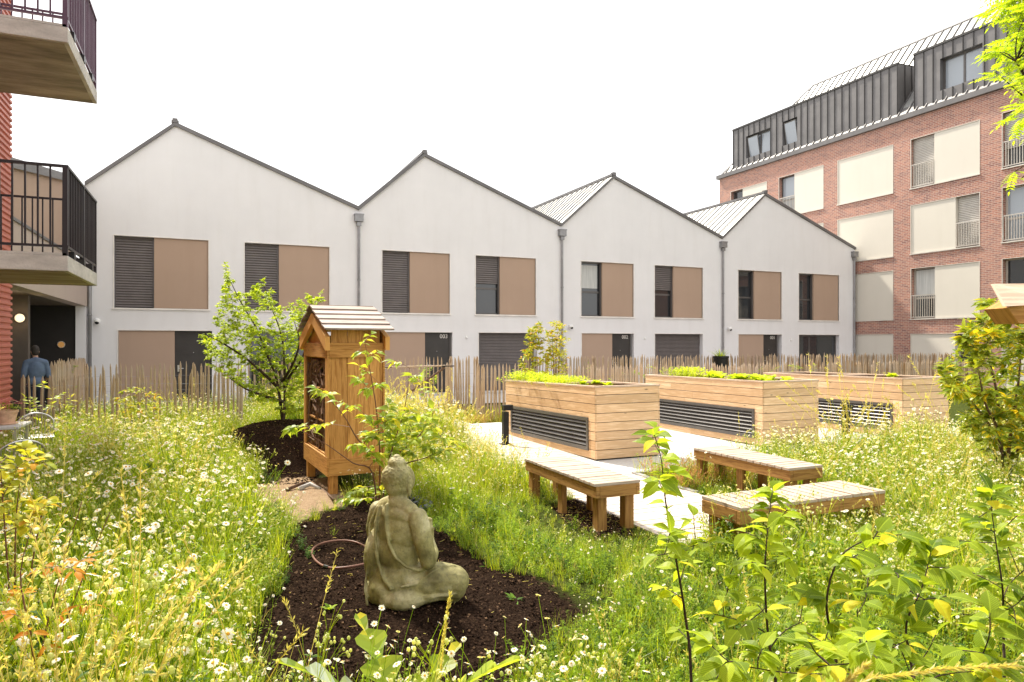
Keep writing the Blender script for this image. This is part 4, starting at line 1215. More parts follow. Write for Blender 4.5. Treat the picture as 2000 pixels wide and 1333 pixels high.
# ================= HOSE =================
hp = []
for k in range(60):
    t_ = k/59*2*PI*.93+.4
    q = on_z(672+62*math.cos(t_)+4*math.sin(3*t_), 1068+31*math.sin(t_), .12)
    hp.append((q[0], q[1], gz(q[0], q[1])+.022+.008*math.sin(t_*2)))
hs = thing('garden_hose', 'brown garden hose lying in a loop on the soil behind the statue', 'hose')
m = MB(); m.tube(hp, .0095, 8); m.build('hose', 'hose_brown', hs, smooth=True)
q = min(hp, key=lambda p: (p[0]-on_z(642, 1094, .12)[0])**2+(p[1]-on_z(642, 1094, .12)[1])**2); i_ = hp.index(q)
m = MB(); m.tube(hp[i_:i_+3], .015, 8); m.build('connector', 'black_metal', hs)
# slate chips
m = MB()
for k in range(150):
    q = on_z(R.gauss(815, 16), R.gauss(965, 17), .05); r_ = R.uniform(.012, .032)
    M_ = Matrix.Translation((q[0], q[1], gz(q[0], q[1])+R.uniform(.0, .05))) @ Euler((R.gauss(0, .6), R.gauss(0, .6), R.uniform(0, 6))).to_matrix().to_4x4()
    m.box(-r_, r_, -r_*.7, r_*.7, -r_*.25, r_*.25, M=M_)
tag(m.build('slate_gravel', 'slate'), 'blue grey slate chips heaped on the soil behind the statue head', 'gravel', kind='stuff')

# ================= STATUE =================
def capsule(mb, a, b, ra, rb, n=14):
    a, b = Vector(a), Vector(b); pts = []; rr = []
    d = (b-a).normalized(); L_ = (b-a).length
    for k in range(5): 
        t_ = PI/2*(1-k/4); pts.append(a-d*ra*math.sin(t_)); rr.append(max(.002, ra*math.cos(t_)))
    for k in range(5):
        t_ = PI/2*k/4; pts.append(b+d*rb*math.sin(t_)); rr.append(max(.002, rb*math.cos(t_)))
    mb.tube(pts, rr, n)
def chain(mb, pts, rr):
    for i in range(len(pts)-1): capsule(mb, pts[i], pts[i+1], rr[i], rr[i+1])
def remesh(mb, voxel, smooth_it=6, disp=None, name='tmp'):
    me = mb.mesh(name, 'statue_stone'); o = bpy.data.objects.new(name, me); COL.objects.link(o)
    r_ = o.modifiers.new('r', 'REMESH'); r_.mode = 'VOXEL'; r_.voxel_size = voxel
    s_ = o.modifiers.new('s', 'SMOOTH'); s_.factor = .5; s_.iterations = smooth_it
    dg = bpy.context.evaluated_depsgraph_get(); dg.update()
    m2 = bpy.data.meshes.new_from_object(o.evaluated_get(dg))
    bpy.data.objects.remove(o)
    if disp:
        m2.update()
        ns = [v.normal.copy() for v in m2.vertices]
        for v, n_ in zip(m2.vertices, ns):
            h = disp(v.co)
            if h: v.co += n_*h
    m2.polygons.foreach_set('use_smooth', [True]*len(m2.polygons)); m2.update()
    return m2
m = MB()
m.ball((0, .0, .15), (.20, .175, .17), 20, 14)              # hips
m.ball((0, -.005, .34), (.165, .125, .20), 20, 14)          # waist
m.ball((0, -.005, .50), (.190, .12, .17), 20, 14)           # chest and back
m.ball((0, -.01, .60), (.19, .10, .08), 20, 12); m.ball((-.03, -.05, .10), (.19, .15, .13), 20, 12); m.ball((-.14, -.02, .28), (.12, .14, .24), 16, 12)           # shoulders
chain(m, [(-.13, -.01, .635), (0, -.015, .67), (.13, -.01, .635)], [.055, .07, .055])
capsule(m, (0, -.01, .66), (0, .0, .76), .068, .062)        # neck
m.ball((0, .008, .825), (.104, .120, .118), 22, 16)         # head
m.ball((0, -.012, .850), (.106, .108, .098), 22, 16)        # hair cap
m.ball((0, -.012, .940), (.066, .065, .048), 16, 10)        # topknot
m.ball((0, -.012, .980), (.030, .030, .022), 12, 8)
m.ball((0, .118, .805), (.014, .02, .026), 8, 8)            # nose
m.ball((0, .095, .765), (.03, .024, .015), 10, 8)           # mouth, chin
m.ball((0, .09, .735), (.032, .028, .022), 10, 8)
for s_ in (-1, 1):
    m.ball((s_*.106, .005, .81), (.012, .028, .05), 10, 8); m.ball((s_*.104, .005, .755), (.011, .018, .035), 8, 8)   # long ears
    m.ball((s_*.036, .105, .835), (.022, .012, .010), 8, 6)                                                          # eyelids
    chain(m, [(s_*.10, .02, .14), (s_*.25, .16, .15), (s_*.31, .22, .14)], [.135, .125, .115])                       # thighs
    chain(m, [(s_*.30, .24, .085), (s_*.12, .33, .07), (0, .32, .07)], [.09, .07, .06])                              # shins
    chain(m, [(s_*.195, -.005, .595), (s_*.235, .0, .47), (s_*.25, .035, .315)], [.068, .068, .056])                 # upper arms
# lower arms: his right hand raised in front of the chest, his left on the lap
chain(m, [(.25, .035, .315), (.20, .13, .34), (.13, .17, .42)], [.056, .045, .032])
chain(m, [(.13, .175, .43), (.12, .18, .49), (.115, .182, .53)], [.034, .03, .014])
for k in range(4): chain(m, [(.095+.015*k, .182, .47), (.093+.016*k, .187, .55-.004*abs(k-1.5))], [.010, .007])
chain(m, [(.155, .172, .44), (.17, .177, .49)], [.012, .008])
chain(m, [(-.25, .035, .315), (-.17, .19, .24), (-.04, .28, .21)], [.058, .046, .034])
m.ball((.02, .26, .215), (.08, .05, .022), 12, 8)
# skirt of the robe spreading on the ground
m.ball((0, .10, .075), (.31, .24, .085), 28, 12)
m.ball((.05, -.03, .07), (.22, .17, .09), 22, 10)
# robe hems: over the left shoulder, under the right arm
def hem(pts, r):
    chain(m, pts, [r]*len(pts))
hem([(-.02, -.095, .67), (.00, -.122, .60), (.02, -.132, .52), (.055, -.138, .43), (.11, -.130, .35), (.17, -.09, .29), (.21, -.02, .26), (.22, .07, .25)], .012)
hem([(-.09, -.09, .65), (-.09, -.125, .55), (-.075, -.145, .43), (-.04, -.155, .31), (.02, -.165, .22), (.10, -.165, .16)], .012)
hem([(-.14, -.07, .64), (-.17, -.11, .52), (-.16, -.13, .38), (-.15, -.15, .25), (-.13, -.19, .12), (-.08, -.21, .03)], .010)
hem([(.16, -.13, .17), (.22, -.04, .18), (.27, .05, .24), (.30, .14, .26), (.33, .22, .25)], .010)
hem([(.10, -.17, .10), (.20, -.08, .09), (.30, .03, .09), (.39, .16, .09)], .010)
hem([(.20, .0, .20), (.26, .07, .22), (.31, .15, .235)], .009)
def sdisp(p):
    h = 0
    dh = Vector((p.x, p.y+.012, p.z-.86))
    if p.z > .775 and not (p.y > .055 and p.z < .875):
        d = noise.voronoi(p*52)[0][0]; h += .0065*(1-min(1, d*1.9))-.002
    h += .0022*noise.noise(p*22)+.004*noise.noise(p*7)
    if p.z < .7: h += .0035*math.sin(p.x*46+p.z*30+4*noise.noise(p*5))*max(0, min(1, (.32-p.z)*6))
    return h
sm_ = remesh(m, .0062, 5, sdisp)
for mm in list(sm_.materials): pass
sm_.materials.clear(); sm_.materials.append(MATS['statue_stone'])
so = bpy.data.objects.new('statue', sm_); COL.objects.link(so)
tag(so, 'weathered stone statue of a seated figure seen from behind on the dark soil', 'statue')
fa_ = math.atan2(math.sin(math.radians(50)), math.cos(math.radians(50)))
# facing: camera frame (sin50, cos50) -> site frame
fx, fy = ab(math.sin(math.radians(36)), math.cos(math.radians(36)))
sx, sy = at_d(778, 4.42)
so.location = (sx, sy, gz(sx, sy)-.02); so.rotation_euler = (0, 0, math.atan2(fy, fx)-PI/2); so.scale = (.92, .94, .96)

# ================= PERSON =================
px_, py_ = at_d(70, 14.35)
pr = thing('person', 'person in a blue shirt and jeans behind the left fence, head bowed', 'person', (px_, py_, 0), .35)
t = NT('skin'); t.principled((.42, .25, .18), .55); MATS['skin'] = t.m
mat_plain('shirt_blue', (.10, .14, .22), .85, var=.15, scale=9, bump=.4, bscale=14)
mat_plain('jeans', (.022, .03, .055), .85, bump=.3)
mat_plain('hair_dark', (.03, .022, .018), .7, bump=.6)
def bm_(name, mb, mat, voxel=.014, it=4):
    me = remesh(mb, voxel, it); me.materials.clear(); me.materials.append(MATS[mat]); me.name = name
    o = bpy.data.objects.new(name, me); COL.objects.link(o); o.parent = pr; return o
m = MB()   # facing +y, leaning forward a little
m.ball((0, .11, 1.62), (.078, .098, .115), 18, 14); m.ball((0, .20, 1.60), (.016, .02, .02), 8, 6)
for s_ in (-1, 1): m.ball((s_*.08, .10, 1.61), (.012, .02, .03), 8, 6)
capsule(m, (0, .03, 1.44), (0, .08, 1.56), .058, .055)
m.ball((0, 0, 1.22), (.17, .11, .25), 18, 14); m.ball((0, -.02, .98), (.16, .115, .13), 16, 12)
chain(m, [(-.16, .0, 1.39), (0, .0, 1.43), (.16, .0, 1.39)], [.06, .07, .06])
for s_ in (-1, 1):
    chain(m, [(s_*.19, .0, 1.38), (s_*.25, -.03, 1.12), (s_*.20, .16, .95)], [.055, .043, .030])
    c = Vector((s_*.17, .23, .92)); m.ball(c, (.035, .045, .02), 10, 8)
    for q in range(4): chain(m, [c+Vector((-.025+.017*q, .03, 0)), c+Vector((-.028+.018*q, .075, -.02)), c+Vector((-.028+.018*q, .09, -.045))], [.009, .008, .007])
    chain(m, [c+Vector((-s_*.03, .0, 0)), c+Vector((-s_*.055, .035, -.01))], [.010, .008])
    chain(m, [(s_*.09, -.01, .92), (s_*.10, .02, .50), (s_*.10, -.02, .09)], [.085, .06, .042])
    chain(m, [(s_*.10, -.04, .045), (s_*.11, .14, .035)], [.04, .032])
pr.scale = (.88, .9, 1)
bm_('body', m, 'skin', .011, 3)
m = MB(); m.ball((0, .0, 1.21), (.188, .128, .27), 18, 14); m.ball((0, -.02, .98), (.18, .135, .12), 16, 12)
chain(m, [(-.165, .0, 1.385), (0, -.005, 1.425), (.165, .0, 1.385)], [.07, .08, .07])
for s_ in (-1, 1): chain(m, [(s_*.19, .0, 1.38), (s_*.235, -.015, 1.22), (s_*.25, -.03, 1.10)], [.068, .062, .056])
bm_('shirt', m, 'shirt_blue')
m = MB(); m.ball((0, -.02, .90), (.172, .13, .12), 16, 12)
for s_ in (-1, 1): chain(m, [(s_*.09, -.01, .90), (s_*.10, .02, .50), (s_*.10, -.02, .10)], [.098, .072, .056])
bm_('trousers', m, 'jeans')
m = MB(); m.ball((0, .085, 1.655), (.088, .104, .10), 16, 12); m.ball((0, .04, 1.60), (.078, .06, .08), 14, 10)
bm_('hair', m, 'hair_dark')
m = MB()
for s_ in (-1, 1): m.ball((s_*.105, .05, .045), (.05, .14, .045), 14, 10)
bm_('shoes', m, 'black_metal')
# ================= VEGETATION =================
UP_ = Vector((0, 0, 1))
def rdir(el=.3):
    a = R.uniform(0, 2*PI); return Vector((math.cos(a), math.sin(a), R.gauss(el, .35))).normalized()
def P3(px, py, d):
    a, b = at_d(px, d); return Vector((a, b, EYE+(HOR-py)/F*d))

# ---- instanced ground cover: each is ONE stuff object of scattered tufts ----
def scatter(name, protos, pts, rots, scs, ids, label, cat):
    me = bpy.data.meshes.new(name); me.from_pydata(pts, [], [])
    a1 = me.attributes.new('rot', 'FLOAT_VECTOR', 'POINT'); a1.data.foreach_set('vector', [q for r in rots for q in r])
    a2 = me.attributes.new('sc', 'FLOAT_VECTOR', 'POINT'); a2.data.foreach_set('vector', [q for r in scs for q in r])
    a3 = me.attributes.new('pick', 'INT', 'POINT'); a3.data.foreach_set('value', ids)
    o = bpy.data.objects.new(name, me); COL.objects.link(o); tag(o, label, cat, kind='stuff')
    col = bpy.data.collections.new(name+'_kinds')
    for k, pm in enumerate(protos):
        po_ = bpy.data.objects.new('%s_kind_%02d' % (name, k), pm); col.objects.link(po_)
    g = bpy.data.node_groups.new(name, 'GeometryNodeTree')
    g.interface.new_socket('Geometry', in_out='INPUT', socket_type='NodeSocketGeometry')
    g.interface.new_socket('Geometry', in_out='OUTPUT', socket_type='NodeSocketGeometry')
    N = g.nodes.new; gi = N('NodeGroupInput'); go_ = N('NodeGroupOutput')
    ip = N('GeometryNodeInstanceOnPoints'); ci = N('GeometryNodeCollectionInfo'); ci.inputs[0].default_value = col
    ci.inputs['Separate Children'].default_value = True; ci.inputs['Reset Children'].default_value = True
    def na(nm, ty):
        x = N('GeometryNodeInputNamedAttribute'); x.data_type = ty; x.inputs[0].default_value = nm; return x.outputs[0]
    e2r = N('FunctionNodeEulerToRotation')
    L_ = g.links.new
    L_(gi.outputs[0], ip.inputs['Points']); L_(ci.outputs[0], ip.inputs['Instance']); ip.inputs['Pick Instance'].default_value = True
    L_(na('pick', 'INT'), ip.inputs['Instance Index']); L_(na('rot', 'FLOAT_VECTOR'), e2r.inputs[0]); L_(e2r.outputs[0], ip.inputs['Rotation'])
    L_(na('sc', 'FLOAT_VECTOR'), ip.inputs['Scale']); L_(ip.outputs[0], go_.inputs[0])
    md = o.modifiers.new('scatter', 'NODES'); md.node_group = g
    return o

def daisy_head(mb, c, n_, r, mats=(0, 1)):
    c = Vector(c); n_ = Vector(n_).normalized(); s_ = n_.orthogonal().normalized(); u_ = n_.cross(s_); k = R.randint(11, 14)
    dr = R.uniform(-.35, .25)
    for q in range(k):
        a = 2*PI*q/k+R.gauss(0, .08); d = s_*math.cos(a)+u_*math.sin(a)
        mb.leaf(c+d*r*.2, d+n_*dr, n_, r*R.uniform(.72, .9), r*.40, mats[0], droop=.12, fold=.05, prof=(0, .8, 1, .5))
    k0 = len(mb.v)
    M_ = Matrix((s_, u_, n_)).transposed()
    mb.ball(c+n_*r*.04, (r*.30, r*.30, r*.17), 8, 4, mats[1], M=M_)
def stem(mb, p, d, L_, r, mi, bend=.2, n=4):
    p = Vector(p); d = Vector(d).normalized(); b = rdir(0)*bend; pts = [p+d*L_*t_+b*L_*t_*t_ for t_ in [i/n for i in range(n+1)]]
    mb.tube(pts, [r*(1-.5*i/n) for i in range(n+1)], 3, mi, cap=False); return pts
def proto_grass(n, h, spread, w, mats, lean=.25, bend=.35):
    m = MB()
    for k in range(n):
        a = R.uniform(0, 2*PI); r_ = spread*math.sqrt(R.random()); L_ = h*R.uniform(.45, 1.0); a2 = R.uniform(0, 2*PI)
        m.blade((r_*math.cos(a), r_*math.sin(a), -.02), (lean*math.cos(a2)*R.random(), lean*math.sin(a2)*R.random(), 1), L_, w*R.uniform(.7, 1.3),
                (bend*math.cos(a2)*R.random(), bend*math.sin(a2)*R.random(), 0), 0 if R.random() < .88 else 1, 3)
    return m.mesh('grass_kind', mats)
def proto_seed(n, h, mats):
    m = MB()
    for k in range(n):
        a = R.uniform(0, 2*PI); p = (.06*math.cos(a), .06*math.sin(a), 0)
        pts = stem(m, p, (R.gauss(0, .16), R.gauss(0, .16), 1), h*R.uniform(.8, 1.1), .0022, 0, .35, 5)
        top, pre = pts[-1], pts[-2]; d = (top-pre).normalized()
        for q in range(26):
            t_ = R.random(); c = top-d*(.16*t_); m.leaf(c, d+rdir(.1)*.8, rdir(), .018*(1-.3*t_)+.006, .006, 0, prof=(0, 1, 0))
    return m.mesh('seed_kind', mats)
def proto_daisy(n, h, r, mats):
    m = MB()   # 0 stem/leaf 1 petal 2 disc
    for k in range(n):
        a = R.uniform(0, 2*PI); rr = .08*R.random(); p = (rr*math.cos(a), rr*math.sin(a), 0)
        pts = stem(m, p, (R.gauss(0, .2), R.gauss(0, .2), 1), h*R.uniform(.7, 1.1), .0022, 0, .22, 4)
        for q in range(7):
            t_ = R.uniform(.05, .75); c = pts[0].lerp(pts[-1], t_); m.leaf(c, rdir(.5), UP_, .05*(1.1-t_), .010, 0, prof=(0, .6, 1, 0))
        nd = (pts[-1]-pts[-2]).normalized()+rdir(.2)*.55
        daisy_head(m, pts[-1], nd, r*R.uniform(.8, 1.15), (1, 2))
    return m.mesh('daisy_kind', mats)
def proto_campion(n, h, mats):
    m = MB()
    for k in range(n):
        a = R.uniform(0, 2*PI); p = (.05*math.cos(a), .05*math.sin(a), 0)
        pts = stem(m, p, (R.gauss(0, .22), R.gauss(0, .22), 1), h*R.uniform(.6, 1.1), .002, 0, .3, 4)
        for q in range(8):
            t_ = R.uniform(.05, .7); m.leaf(pts[0].lerp(pts[-1], t_), rdir(.4), UP_, .045, .013, 0, prof=(0, 1, .6, 0))
        for q in range(R.randint(5, 9)):
            c = pts[-1]+Vector((R.gauss(0, .035), R.gauss(0, .035), R.uniform(-.09, .03)))
            m.tube([pts[-2], (pts[-2]+c)/2+Vector((0, 0, .01)), c], .001, 3, 0, cap=False)
            rr = R.uniform(.006, .0095); m.ball(c, (rr, rr, rr*1.35), 6, 4, 1)
            if R.random() < .6:
                for z in range(5): m.leaf(c, rdir(-.1), UP_, .012, .007, 2, prof=(0, 1, 0))
    return m.mesh('campion_kind', mats)
def proto_forb(n, h, mats, L_=.05, W_=.012):
    m = MB()
    for k in range(n):
        a = R.uniform(0, 2*PI); rr = .08*math.sqrt(R.random()); p = (rr*math.cos(a), rr*math.sin(a), 0)
        pts = stem(m, p, (R.gauss(0, .3), R.gauss(0, .3), 1), h*R.uniform(.5, 1.1), .0025, 0, .25, 4)
        for q in range(15):
            t_ = R.uniform(.1, 1); m.leaf(pts[0].lerp(pts[-1], t_), rdir(.35), UP_, L_*R.uniform(.6, 1.2), W_*R.uniform(.7, 1.2), 0, prof=(0, .8, 1, 0))
    return m.mesh('forb_kind', mats)
def proto_broad(n, mats, L_=.16, W_=.055):
    m = MB()
    for k in range(n):
        a = 2*PI*k/n+R.gauss(0, .3); m.leaf((0, 0, 0), (math.cos(a), math.sin(a), R.uniform(.4, 1.6)), UP_, L_*R.uniform(.7, 1.2), W_, 0, droop=.45, prof=(0, .4, .8, 1, .7, 0))
    return m.mesh('broad_kind', mats)

G = [proto_grass(26, .50, .10, .0065, ['grass_green', 'grass_straw']), proto_grass(22, .38, .09, .008, ['grass_green', 'grass_straw'], .4, .5),
     proto_grass(18, .60, .08, .006, ['grass_green', 'grass_straw'], .3, .45), proto_grass(16, .45, .08, .005, ['grass_straw', 'grass_green'], .3, .3)]
SD = [proto_seed(4, .62, ['grass_straw']), proto_seed(3, .72, ['grass_straw'])]
DM = ['forb_green', 'petal_white', 'disc_yellow']
D = [proto_daisy(5, .50, .0145, DM), proto_daisy(6, .45, .0135, DM), proto_daisy(4, .58, .0175, DM)]
CP = [proto_campion(6, .42, ['grass_green', 'bud_pale', 'petal_cream']), proto_campion(3, .5, ['grass_green', 'bud_pale', 'petal_cream'])]
FB = [proto_forb(8, .34, ['forb_dark'], .06, .016), proto_forb(7, .32, ['forb_green']), proto_forb(9, .26, ['forb_green'], .035, .007), proto_forb(6, .4, ['forb_green'], .06, .014)]
BR = [proto_broad(10, ['forb_dark'], .19, .06), proto_broad(9, ['forb_green']), proto_broad(7, ['lettuce_leaf'], .13, .05)]
DR = [proto_seed(5, .35, ['dry_red']), proto_grass(16, .3, .1, .004, ['dry_red', 'grass_straw'], .4, .4)]

def blocked(a, b):
    if DX0-.02 < a < DX1+.0 and b > DY0-.05: return True
    if a > CX0-.05 and b > CY0-.1 and b < 14.4: return True
    if b > 14.8 and a > 5.3 and b < 18.2: return R.random() < .6
    if b > 18.6: return True
    if a < -3.1 and b > 5: return True
    if abs(a-STAT[0]-.05) < .42 and abs(b-STAT[1]-.05) < .42: return True
    if abs(a-1.55) < .5 and abs(b-8.9) < .9: return True
    return False
def zone(a, b):
    """height factor of the growth and its character"""
    X = C*a-S*b; Y = S*a+C*b
    px = 1000+X/Y*F
    if a < DX0:
        if px < 560+60*(Y < 6) and a < 1.2: h = 1.08; k = 'left'
        elif b > 10.3: h = 1.15; k = 'mid'
        elif Y > 7.6: h = .72; k = 'mid'
        else: h = .52; k = 'lush'
    elif b < DY0 and a < 5.5: h = .76; k = 'front'
    else:
        h = .9; k = 'right'
        if a < 6.4 and b > 4.9: h = .38; k = 'bed'
        if a < 6.7 and b > 6.7: h = .85; k = 'dry'
    if b > 11 and a < 1: h *= .78
    if 2.6 < a < DX0 and 4.6 < b < 7.4: h *= .62
    if Y < 2.6 and px < 1250: h *= .75
    return h, k
pts = {k: ([], [], [], []) for k in ('g', 's', 'd', 'c', 'f', 'b', 'r')}
def put(k, a, b, sc_, nid, lean=.12, z=None):
    P, Ro, Sc, I = pts[k]; P.append((a, b, (gz(a, b) if z is None else z)-.01)); Ro.append((R.gauss(0, lean), R.gauss(0, lean), R.uniform(0, 2*PI)))
    v_ = R.uniform(.85, 1.15); Sc.append((sc_*v_, sc_*v_, sc_*v_*R.uniform(.9, 1.1))); I.append(R.randrange(nid))
Rs = random.Random(21)
for _ in range(60000):
    Y = 17.8*math.sqrt(Rs.uniform(.008, 1)); X = Y*Rs.uniform(-.84, .84)
    a, b = ab(X, Y)
    if a < -3.6 or b < -.5 or Y < 1.5 or a > 15: continue
    if blocked(a, b): continue
    sm = mask((a, b), SOIL, .3); sa = mask((a, b), SAND, .2)
    ns = noise.noise(Vector((a*1.1, b*1.1, 2))); n2 = noise.noise(Vector((a*.7+9, b*.7, 7)))
    if sm > .54+.3*ns+.25*noise.noise(Vector((a*5, b*5, 8))) or sa > .48+.25*ns:
        continue
    h, k = zone(a, b)
    edge_ = .6 if sm > .05 or sa > .05 else 1
    h *= edge_*(1+.38*ns+.18*noise.noise(Vector((a*3.3, b*3.3, 4))))
    if b > 13 and a > 3.5: h *= .8
    u_ = Rs.random()
    mix = {'left': (.50, .015, .17, .10, .175, .04), 'mid': (.45, .10, .22, .10, .10, .03), 'lush': (.32, .01, .05, .03, .54, .05),
           'front': (.40, .03, .12, .12, .25, .08), 'right': (.48, .03, .20, .08, .18, .03), 'bed': (.45, .0, .06, .02, .45, .02), 'dry': (.25, .0, .03, .0, .10, .0)}[k]
    fl = max(.25, 1+1.3*n2)
    cum = 0; pick_ = 'r'
    for q, key in enumerate('gsdcfb'):
        w_ = mix[q]*(fl if key in 'dc' else 1); cum += w_
        if u_ < cum: pick_ = key; break
    if pick_ == 'r' and k != 'dry': pick_ = 'g'
    dens = 1.0 if Y < 9 else .75
    if Rs.random() > dens: continue
    n_ = {'g': 3 if R.random() < .93 else 4, 's': 2, 'd': 3, 'c': 2, 'f': 4, 'b': 3, 'r': 2}[pick_]
    put(pick_, a, b, h*{'g': 1.0, 's': 1.12, 'd': 1.16, 'c': 1.05, 'f': 1.1, 'b': .9, 'r': 1.0}[pick_]*(1.15 if pick_ == 'd' and h < .6 else 1), n_)
# single plants standing on the bare soil and at its front edge
for (px, py, k, s_) in ((650, 1030, 'f', .25), (645, 1200, 'b', .45), (1005, 1172, 'b', .42), (590, 1060, 'f', .5), (600, 1075, 'f', .45), (562, 1130, 'f', .4),
                        (540, 925, 'f', .6), (525, 930, 'f', .6), (615, 985, 'f', .4), (830, 1005, 'f', .6), (1120, 1020, 'f', .5), (970, 1060, 'f', .6), (1000, 1080, 'f', .6)):
    q = on_z(px, py, .08); put(k, q[0], q[1], s_, 2)
for k in range(120):
    px = R.uniform(470, 1150); d = R.uniform(2.5, 3.2)
    a, b = at_d(px, d); put(R.choice('gddfcbdf'), a, b, R.uniform(.55, 1.15)*(.8 if px < 700 else 1), 2)
for px, py, d in ((705, 1178, 3.0), (680, 1275, 2.7), (590, 1282, 2.6), (960, 1178, 3.1), (975, 1200, 3.0), (820, 1230, 2.9), (870, 1270, 2.7), (940, 1255, 2.8), (1030, 1230, 2.9), (1090, 1190, 3.0), (1120, 1225, 2.8), (1180, 1200, 2.9)):
    a, b = at_d(px, d); put('d', a, b, (EYE-(py-HOR)/F*d-gz(a, b))/.52, 3, .06)
for k in range(230):      # taller growth in front of the camera at the right
    a, b = at_d(R.uniform(1020, 2100), R.uniform(1.9, 3.2)); put(R.choice('gggdfcs'), a, b, R.uniform(.6, .95), 2)
for k in range(60):
    a, b = at_d(R.uniform(-60, 360), R.uniform(1.9, 2.9)); put(R.choice('gsdcs'), a, b, R.uniform(1.0, 1.4), 2)
for k in range(40):       # seed grass and flowers by the back edge of the right planter
    a, b = at_d(R.uniform(1600, 1860), R.uniform(9.0, 10.6)); 
    if b < CY0-.1: put(R.choice('dds'), a, b, R.uniform(1.5, 1.9), 2)
scatter('meadow_grass', G, *pts['g'], 'tall yellow green meadow grass', 'grass')
scatter('seed_grass', SD, *pts['s'], 'straw coloured flowering grass in the meadow', 'grass')
scatter('daisies', D, *pts['d'], 'white daisies with yellow centres in the meadow', 'daisies')
scatter('campion', CP, *pts['c'], 'pale bladder campion flowers in the meadow', 'flowers')
scatter('meadow_herbs', FB, *pts['f'], 'fine leaved green herbs in the meadow', 'herbs')
scatter('broad_leaved_weeds', BR, *pts['b'], 'broad leaved weeds between the grass', 'weeds')
scatter('dry_grass', DR, *pts['r'], 'reddish dry grass in the bed by the paving', 'grass')

# ---- woody plants ----
def curve_pts(p0, p1, up=.25, n=6, wob=.04):
    p0, p1 = Vector(p0), Vector(p1); L_ = (p1-p0).length; o_ = []
    w1 = rdir(0)*wob*L_
    for i in range(n+1):
        t_ = i/n; p = p0.lerp(p1, t_) + Vector((0, 0, 1))*(up*L_*math.sin(PI*t_)*.35) + w1*math.sin(PI*t_*1.3)
        o_.append(p)
    return o_
def leafy(mb, pts, n, L_, W_, start=.3, mi=0, droop=.3, outl=.5, prof=(0, .62, 1.0, .86, .45, 0), rnd=.5):
    segs = [(pts[i], pts[i+1]) for i in range(len(pts)-1)]
    for k in range(n):
        t_ = start+(1-start)*(k+R.random()*.6)/n; f_ = min(len(segs)-1e-4, t_*len(segs)); i = int(f_); a_, b_ = segs[i]
        c = a_.lerp(b_, f_-i); d = (b_-a_).normalized(); s_ = d.cross(UP_); s_ = s_.normalized() if s_.length > .1 else Vector((1, 0, 0))
        s_ = Matrix.Rotation(R.uniform(-.5, .5)+(PI if k % 2 else 0), 3, d) @ s_
        ld = d*outl+s_+rdir(0)*rnd-UP_*.1
        s2 = R.uniform(.65, 1.1); mb.leaf(c+ld.normalized()*.004, ld, UP_+rdir(0)*.5, L_*s2, W_*s2, mi, droop, .22, prof)
    d = (pts[-1]-pts[-2]).normalized(); mb.leaf(pts[-1], d, UP_+rdir(0)*.4, L_, W_, mi, droop, .22, prof)
def poly_sample(poly):
    x0, x1 = min(p[0] for p in poly), max(p[0] for p in poly); y0, y1 = min(p[1] for p in poly), max(p[1] for p in poly)
    while True:
        x, y = R.uniform(x0, x1), R.uniform(y0, y1)
        if inpoly((x, y), poly): return x, y
def woody(name, label, cat, base, stems, tips, leaf, mats, twig_r=.004, stem_r=.02, group=None, nleaf=12, start=.35, up=.2, wob=.08, tn='stems', cn='crown', loc=None, **kw):
    """stems: polylines (world); tips: world points, each reached by a twig from the nearest point of a stem below it"""
    base = Vector(base); o = thing(name, label, cat, tuple(base), 0, group)
    tk = MB(); cr = MB()
    nodes = []
    for st in stems:
        q = [Vector(p)-base for p in st]; n = len(q)
        # smooth
        sm2 = []
        for i in range(n-1):
            for j in range(4): 
                t_ = j/4; p0, p1, p2, p3 = q[max(0, i-1)], q[i], q[i+1], q[min(n-1, i+2)]
                sm2.append(.5*((2*p1)+(-p0+p2)*t_+(2*p0-5*p1+4*p2-p3)*t_*t_+(-p0+3*p1-3*p2+p3)*t_**3))
        sm2.append(q[-1]); m_ = len(sm2)
        tk.tube(sm2, [max(twig_r*.7, stem_r*(1-.85*i/(m_-1))) for i in range(m_)], 7, 0)
        nodes += [(p, max(twig_r, stem_r*(1-.85*i/(m_-1)))) for i, p in enumerate(sm2) if i > m_*.12]
        if kw.get('stemleaf', 0): leafy(cr, sm2, kw['stemleaf'], leaf[0], leaf[1], kw.get('sstart', .4), 0, kw.get('droop', .3), prof=kw.get('prof', (0, .62, 1.0, .86, .45, 0)))
    tips = sorted([Vector(t_)-base for t_ in tips], key=lambda t_: t_.length)
    for t_ in tips:
        best = min(nodes, key=lambda nd: (nd[0]-t_).length+ (.6*max(0, nd[0].z-t_.z+.02)))
        pts_ = curve_pts(best[0], t_, up, 6, wob); Lb = (t_-best[0]).length
        r0 = min(best[1]*.6, twig_r*(1+Lb*2.2))
        tk.tube(pts_, [max(.0016, r0*(1-.75*i/6)) for i in range(7)], 5, 0, cap=False)
        nodes += [(p, r0*.6) for p in pts_[3:-1]]
        leafy(cr, pts_, int(nleaf*R.uniform(.7, 1.3)), leaf[0], leaf[1], start, 0, kw.get('droop', .3), kw.get('outl', .5), kw.get('prof', (0, .62, 1.0, .86, .45, 0)), kw.get('rnd', .5))
    tk.build(tn, mats[0], o, smooth=True); cr.build(cn, mats[1], o); return o
def tips_in(poly, d0, d1, n): return [P3(*poly_sample(poly), R.uniform(d0, d1)) for _ in range(n)]

